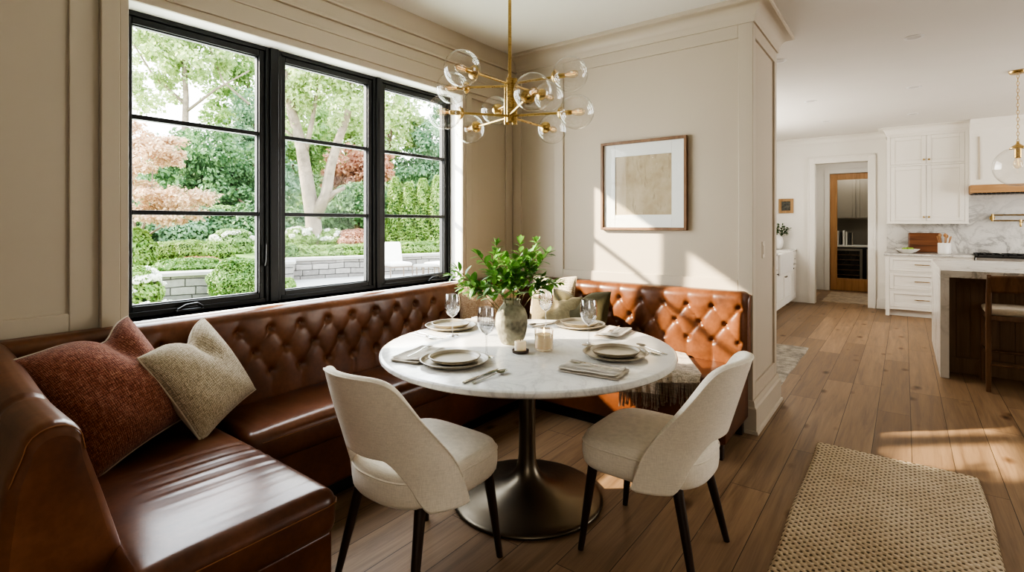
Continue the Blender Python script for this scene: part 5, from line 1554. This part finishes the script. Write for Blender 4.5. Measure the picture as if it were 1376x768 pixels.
tree('dense_tree', 'yellow green bushy tree behind the fork of the pale trunk', 462, 33,
     [(455,190,33,2.2,2.2), (480,160,33,2.4,2.2), (440,250,33,2.0,1.8)], 5200, .2, 'lf_pale', .7)
tree('maple_tree', 'russet red maple behind the pale trunk', 468, 25,
     [(470,225,25,1.15,1.0), (452,238,25,.7,.6), (486,245,25,.9,.8), (500,225,25,1.2,1.1)], 4600, .13, 'lf_red', .4)
tree('evergreen_tree', 'dark green round conifer behind the low wall, right of the pale trunk', 480, 20,
     [(478,268,20,1.0,.65), (500,275,20,1.0,.9), (452,285,20,.9,.5)], 5200, .10, 'lf_dark', .34, up=.1)
tree('dense_tree', 'light green tree behind the columnar hedge, left of the open sky', 522, 30,
     [(522,180,30,1.9,2.4), (530,130,30,1.6,1.6), (510,240,30,1.8,1.6)], 5200, .18, 'lf_pale', .6)
tree('evergreen_tree', 'dark blue green spruce in the right window under the open sky', 572, 30,
     [(572,215,30,1.7,1.4), (582,180,30,1.3,1.5), (562,240,30,1.9,1.2), (600,200,30,1.9,2.6)], 6000, .16, 'lf_blue', .55, up=.1)
for i, (px, w, hz, lb) in enumerate(((140,3.4,4.6,'beyond the far left of the garden'), (205,3.6,4.2,'behind the pink maple'), (270,3.4,4.0,'behind the tall pale tree trunk'), (340,3.6,5.0,'behind the conifer between two windows'), (420,3.6,5.2,'behind the forked pale trunk'), (500,3.8,5.2,'behind the russet maple'), (560,3.6,4.0,'behind the columnar hedge'), (625,3.8,5.6,'beyond the far right of the garden'))):
    d = 42
    tree('background_tree', 'distant hazy green tree ' + lb, px, d, [(px, 300-hz*.45/d*695, d, w*.8, hz*.55), (px-18, 300-hz*.2/d*695, d, w*.7, hz*.45), (px+20, 300-hz*.75/d*695, d, w*.6, hz*.35)], 3600, .28, ['lf_mid','lf_blue','lf_pale'][i%3], .8, group='distant garden trees')
# sycamore with forked pale trunk
tree('sycamore_tree', 'big pale barked forked tree in the middle window', 422, 17,
     [(415,110,17,1.3,.8), (460,105,17,1.2,.9), (385,120,17,1.0,.8), (480,150,17,.9,.8), (440,75,17,1.6,.8), (395,170,17.5,.8,.6), (520,110,17,1.0,.9), (470,60,17,1.4,.7)], 6800, .115, 'lf_pale', .42, bark='bark',
     limbs=[([(424,338,17),(423,318,17),(420,290,17),(412,240,17),(405,195,17),(392,150,17),(384,95,17)], .30, .13), ([(424,290,17),(438,262,17),(444,225,17),(454,190,17),(466,160,17),(474,110,17)], .21, .09),
            ([(437,272,17),(450,258,17),(463,252,17)], .10, .06), ([(405,195,17),(390,180,17),(376,170,17)], .06, .03), ([(408,215,17),(420,160,17),(428,110,17)], .10, .04)])
# Japanese maple on the left
tree('japanese_maple', 'pink and gold Japanese maple spreading over the left garden wall', 186, 12.6,
     [(200,215,12.6,.75,.42), (175,190,12.6,.7,.5), (235,262,12.6,.85,.22), (195,270,12.6,.9,.28), (265,268,12.4,.55,.14), (215,290,12.3,.75,.16), (170,245,12.6,.7,.4), (225,200,12.6,.5,.3), (255,285,12.2,.35,.10)], 8600, .062, 'lf_pink', .20, bark='bark', up=.8,
     limbs=[([(183,346,12.6),(184,325,12.6),(180,300,12.6),(172,262,12.6),(176,215,12.6)], .055, .02), ([(184,328,12.6),(192,305,12.6),(203,280,12.6),(205,230,12.6)], .045, .015), ([(186,325,12.6),(205,312,12.6),(228,298,12.5),(250,275,12.5)], .035, .012), ([(184,330,12.6),(170,305,12.6),(163,280,12.6)], .035, .012)])
# columnar hedge trees
for i, (px, w, top_, lb) in enumerate(((531,.36,238,'leftmost of the row'), (549,.42,245,'second in the row from the left'), (568,.42,240,'third in the row from the left'), (589,.48,236,'rightmost of the row'))):
    d = 19.5; zt = CAM_H+(300-top_)/695*d; zb = ground_z(px, d); c = (zt+zb)/2
    base = at(U(px), d, zb)
    root = thing('columnar_cypress', 'slim bright green columnar evergreen behind the garden chairs, ' + lb, 'tree', base, 0, 'columnar evergreens')
    n = 5200; th_ = NR.uniform(0, 2*PI, n); h_ = NR.uniform(0, 1, n); r_ = w*(1-h_**3*.75)*NR.uniform(.75, 1.08, n)*(1+.12*np.sin(th_*5+h_*17))
    P = np.stack([base.x+r_*np.cos(th_), base.y+r_*np.sin(th_), zb+h_*(zt-zb)], 1)
    O = np.stack([np.cos(th_), np.sin(th_), np.zeros(n)+.3], 1)
    v, f = leaf_cards(P, .055, .2, .5, O); np_mesh('foliage', v, f, M['lf_lime'], root)
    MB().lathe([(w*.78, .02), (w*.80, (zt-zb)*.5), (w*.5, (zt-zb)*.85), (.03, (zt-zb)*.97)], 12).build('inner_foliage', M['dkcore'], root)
# shrubs
def shrub(name, label, px, d, rx, rz, n, leaf, mat, zoff=0.0, flowers=0, group=None, core=True, lumps=6, zb=None):
    zb = ground_z(px, d) if zb is None else zb
    base = at(U(px), d, zb+zoff)
    root = thing(name, label, 'shrub', base, 0, group)
    u = NR.normal(size=(n,3)); u /= np.linalg.norm(u, axis=1)[:,None]; u[:,2] = np.where(u[:,2] < -.7, -u[:,2], u[:,2])
    bump_ = 1 + .08*np.sin(u[:,0]*lumps+px)*np.sin(u[:,1]*lumps+1)+.05*np.sin(u[:,2]*lumps*1.6)
    r_ = bump_*NR.uniform(.90, 1.04, n)
    P = np.stack([base.x+u[:,0]*rx*r_, base.y+u[:,1]*rx*r_, base.z+rz*.15+u[:,2]*rz*r_], 1)
    v, f = leaf_cards(P, leaf, .3, .6, u); np_mesh('foliage', v, f, M[mat], root)
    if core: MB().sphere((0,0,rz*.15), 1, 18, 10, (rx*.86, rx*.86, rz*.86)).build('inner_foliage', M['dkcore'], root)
    for k in range(flowers):
        a = NR.uniform(0, 2*PI); e = NR.uniform(.15, .95); q = np.array([math.cos(a)*math.sqrt(1-e*e), math.sin(a)*math.sqrt(1-e*e), e])
        c = np.array([base.x+q[0]*rx*1.02, base.y+q[1]*rx*1.02, base.z+rz*.15+q[2]*rz*1.02])
        m = 60; g = NR.normal(size=(m,3)); g /= np.linalg.norm(g, axis=1)[:,None]
        v, f = leaf_cards(c+g*np.array([.085,.085,.06]), .032, .2, .8, g); np_mesh('flower_head', v, f, M['flower'], root)
    return root
shrub('boxwood_ball', 'large clipped round boxwood ball at the end of the left stone wall', 318, 10.0, .46, .44, 9000, .026, 'lf_box', .32, zb=GZ)
shrub('boxwood_ball', 'smaller clipped boxwood mound low in front of the round ball', 345, 10.4, .30, .26, 3500, .026, 'lf_box', .02, zb=GZ)
for i, (px, d, rx, rz, mt_, lb) in enumerate(((226,13.6,.62,.30,'lf_lime','left end of the long hedge behind the left wall'), (252,13.8,.66,.33,'lf_lime','middle of the long hedge behind the left wall'), (282,14.0,.62,.30,'lf_lime','hedge mound behind the left wall, left of the white blooms'),
        (252,11.3,.42,.20,'lf_box','clipped hedge just above the left stone wall'), (232,11.2,.36,.18,'lf_box','clipped mound above the left stone wall, nearest the white flowers'), (274,11.5,.36,.18,'lf_box','clipped mound above the left stone wall, nearest the round ball'),
        (380,14.3,.42,.40,'lf_box','clipped mound at the left end of the terrace wall'), (404,14.9,.45,.30,'lf_lime','first low hedge mound behind the terrace wall'), (432,15.4,.48,.28,'lf_lime','second low hedge mound behind the terrace wall'), (462,15.9,.50,.28,'lf_lime','third low hedge mound behind the terrace wall'), (492,16.4,.5,.28,'lf_lime','fourth low hedge mound behind the terrace wall'), (548,17.2,.5,.30,'lf_lime','low hedge mound behind the garden chair'), (572,17.6,.5,.30,'lf_lime','low hedge mound right of the garden chair'), (600,17.8,.5,.34,'lf_lime','low hedge mound at the right edge of the window'))):
    shrub('hedge_mound', 'light green ' + lb if mt_ == 'lf_lime' else 'deep green ' + lb, px, d, rx, rz, 3600, .034, mt_, .05, group='clipped hedge mounds')
for i, (px, d, rx, rz, mt_, lb) in enumerate(((150,17,1.1,1.0,'lf_mid','at the far left edge'), (185,18,1.1,.85,'lf_dark','behind the pink maple trunk'), (215,18.5,1.2,.9,'lf_dark','under the pink maple canopy'), (248,18.5,1.2,.95,'lf_blue','behind the middle of the long hedge'), (280,19,1.2,.9,'lf_dark','behind the right end of the long hedge'), (312,19.5,1.2,1.0,'lf_mid','left of the window mullion'), (345,19.5,1.2,1.1,'lf_dark','behind the window mullion'),
        (378,21,1.2,1.0,'lf_mid','left of the forked trunk'), (402,21.5,1.2,.9,'lf_dark','just left of the forked trunk foot'), (445,21,1.1,.8,'lf_dark','just right of the forked trunk foot'), (505,21.5,1.2,1.1,'lf_mid','left of the columnar evergreens'), (612,21,1.3,1.3,'lf_mid','right of the columnar evergreens'))):
    shrub('understory_shrub', 'large leafy shrub at the garden back, ' + lb, px, d, rx, rz, 4200, .075, mt_, .1, group='understory shrubs')
shrub('russet_shrub', 'rounded russet shrub behind the terrace wall in the middle window', 478, 17.2, .62, .42, 4200, .05, 'lf_red', .25)
shrub('russet_shrub', 'low russet ground shrub between the two hedges on the left', 262, 12.6, .55, .12, 1800, .04, 'lf_red', .0)
shrub('hydrangea_bush', 'white flowering hydrangea bush at the far left of the window', 184, 8.6, .36, .46, 3800, .04, 'lf_lime', .22, 30, zb=GZ, group='white hydrangeas')
shrub('hydrangea_bush', 'white flowering hydrangea low along the foot of the left stone wall', 205, 8.3, .42, .16, 2200, .035, 'lf_lime', .03, 16, zb=GZ, group='white hydrangeas')
shrub('hydrangea_bush', 'low white flowering bush under the round boxwood ball', 312, 9.2, .34, .14, 1600, .032, 'lf_lime', .03, 18, zb=GZ, group='white hydrangeas')
shrub('hydrangea_bush', 'white flowering hydrangea behind the hedge, left of the forked trunk', 404, 16.8, .55, .42, 3000, .05, 'lf_lime', .3, 24, group='white hydrangeas')
shrub('hydrangea_bush', 'white flowering hydrangea right of the forked trunk', 446, 17.2, .5, .36, 2600, .05, 'lf_lime', .3, 20, group='white hydrangeas')
shrub('hydrangea_bush', 'white flowering bush at the back of the left garden beside the evergreen', 312, 15.6, .6, .42, 3000, .05, 'lf_mid', .2, 22, group='white hydrangeas')
shrub('leafy_shrub', 'yellow green leafy shrub under the pink maple', 176, 12.0, .5, .55, 3600, .05, 'lf_lime', .2)
shrub('leafy_shrub', 'low leafy plant at the left foot of the terrace wall', 381, 11.9, .26, .20, 1400, .04, 'lf_lime', .02, zb=GZ)
# garden seating
def patio_chair(label, px, d, rot, w=.62):
    b = at(U(px), d, GZ+.03)
    r = thing('patio_chair', label, 'garden chair', b, rot, 'garden chairs on the terrace')
    f = MB(); hw = w/2
    for x in (-hw, hw):
        f.tube([(x,.30,0),(x,.28,.36)], .016, 8); f.tube([(x,-.20,0),(x,-.22,.36)], .016, 8); f.tube([(x,.30,.36),(x,-.30,.34),(x,-.46,.88)], .016, 8); f.tube([(x,.29,.05),(x,-.21,.05)], .012, 8)
    f.tube([(-hw,.30,.35),(hw,.30,.35)], .014, 8); f.tube([(-hw,-.46,.88),(hw,-.46,.88)], .014, 8)
    f.build('frame', M['outmetal'], r)
    MB().cushion(-hw+.01, hw-.01, -.28, .32, .36, .46, r=.04, crown=.015, n=(8,8,5)).build('seat_cushion', M['outfab'], r, angle=180)
    bk_ = MB().cushion(-hw+.01, hw-.01, -.06, .06, 0, .58, r=.05, crown=0, n=(8,5,8)); bk_.xf(Matrix.Translation((0,-.27,.42)) @ Matrix.Rotation(.28, 4, 'X')); bk_.build('back_cushion', M['outfab'], r, angle=180)
patio_chair('white cushioned garden chair in the right window, its back to the middle post', 533, 13.6, -PI/2-.25)
patio_chair('white cushioned garden chair cut by the right edge of the window', 592, 13.6, PI/2+.1, .66)
b = at(U(572), 13.0, GZ+.03)
tt = thing('patio_table', 'low grey garden side table between the two white chairs', 'garden table', b)
MB().lathe([(.30,.40),(.31,.405),(.31,.44),(.30,.445)], 32).build('tabletop', M['cap'], tt)
for k in range(4):
    a = k*PI/2+.5; MB().tube([(.22*math.cos(a),.22*math.sin(a),0),(.24*math.cos(a),.24*math.sin(a),.40)], .016, 8).build('leg', M['outmetal'], tt)
# light levels
SKY, SUN = 8.0, 23.0
SUN_DIR = (.75, .655, -.50)
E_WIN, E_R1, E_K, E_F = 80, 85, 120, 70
EXPO = -0.32
LOOK = 'AgX - High Contrast'
# ------------------------------------------------------------------ light
wd = bpy.data.worlds.new('World'); SC.world = wd; wd.use_nodes = True
wt = wd.node_tree; bg = wt.nodes['Background']
tc = wt.nodes.new('ShaderNodeTexCoord'); sx = wt.nodes.new('ShaderNodeSeparateXYZ'); rp = wt.nodes.new('ShaderNodeValToRGB')
wt.links.new(tc.outputs['Generated'], sx.inputs[0]); wt.links.new(sx.outputs['Z'], rp.inputs['Fac']); wt.links.new(rp.outputs['Color'], bg.inputs['Color'])
rp.color_ramp.elements[0].position = 0; rp.color_ramp.elements[0].color = (.98,.97,.95,1)
rp.color_ramp.elements[1].position = .7; rp.color_ramp.elements[1].color = (.80,.89,1.0,1)
bg.inputs['Strength'].default_value = SKY
def lamp(name, kind, loc, direction=None, **kw):
    d = bpy.data.lights.new(name, kind)
    for k, v in kw.items(): setattr(d, k, v)
    o = bpy.data.objects.new(name, d); COL.objects.link(o); o.location = loc
    if direction is not None: o.rotation_euler = Vector(direction).to_track_quat('-Z', 'Y').to_euler()
    return o
lamp('sun_light', 'SUN', (-8, -6, 9), SUN_DIR, energy=SUN, angle=math.radians(1.2), color=(1.0, .86, .66))
def window_lamp(name, loc, direction, sx_, sy_, energy, col=(1,.945,.86)):
    return lamp(name, 'AREA', loc, direction, energy=energy, shape='RECTANGLE', size=sx_, size_y=sy_, color=col)
# area lamps added to boost the daylight and fill the room
window_lamp('window_light', (-3.05, (W0+W1)/2, (WZ0+WZ1)/2), (1,0,-.12), 2.1, 1.4, E_WIN, (.96,.98,1.0))  # added outside the glass to boost the sky's light
window_lamp('window_light', (5.1, 7.4, 1.45), (-1,0.15,-.1), 3.5, 2.1, E_R1)
window_lamp('window_light', (KX+.02, 7.45, 1.75), (1,0,-.1), 2.4, 1.4, E_K)  # unseen lamp added before the closed wall; no window there
window_lamp('room_light', (2.2, -2.9, 1.6), (-.5,1,-.15), 2.4, 1.8, E_F)  # unseen fill added before the closed front wall, for the chair backs
lamp('passage_light', 'AREA', (-.85, 11.2, CEIL-.02), (0,0,-1), energy=12, size=.5, color=(1,.95,.88))
lamp('pantry_light', 'AREA', (-.85, 12.75, CEIL-.02), (0,0,-1), energy=14, size=.3, color=(1,.95,.88))
# ------------------------------------------------------------------ camera
cd = bpy.data.cameras.new('camera'); cam = bpy.data.objects.new('camera', cd); COL.objects.link(cam)
cam.location = (0, 0, CAM_H); cam.rotation_euler = (PI/2, 0, TH)
cd.sensor_width = 36; cd.lens = 695/1376*36; cd.shift_y = -(384-300)/1376; cd.clip_start = .02; cd.clip_end = 300
SC.camera = cam
SC.view_settings.view_transform = 'AgX'
SC.view_settings.look = LOOK
SC.view_settings.exposure = EXPO
SC.cycles.use_denoising = True
SC.cycles.max_bounces = 10; SC.cycles.transparent_max_bounces = 24; SC.cycles.diffuse_bounces = 4; SC.cycles.glossy_bounces = 4
SC.cycles.sample_clamp_indirect = 6.0
SC.cycles.caustics_reflective = False; SC.cycles.caustics_refractive = False
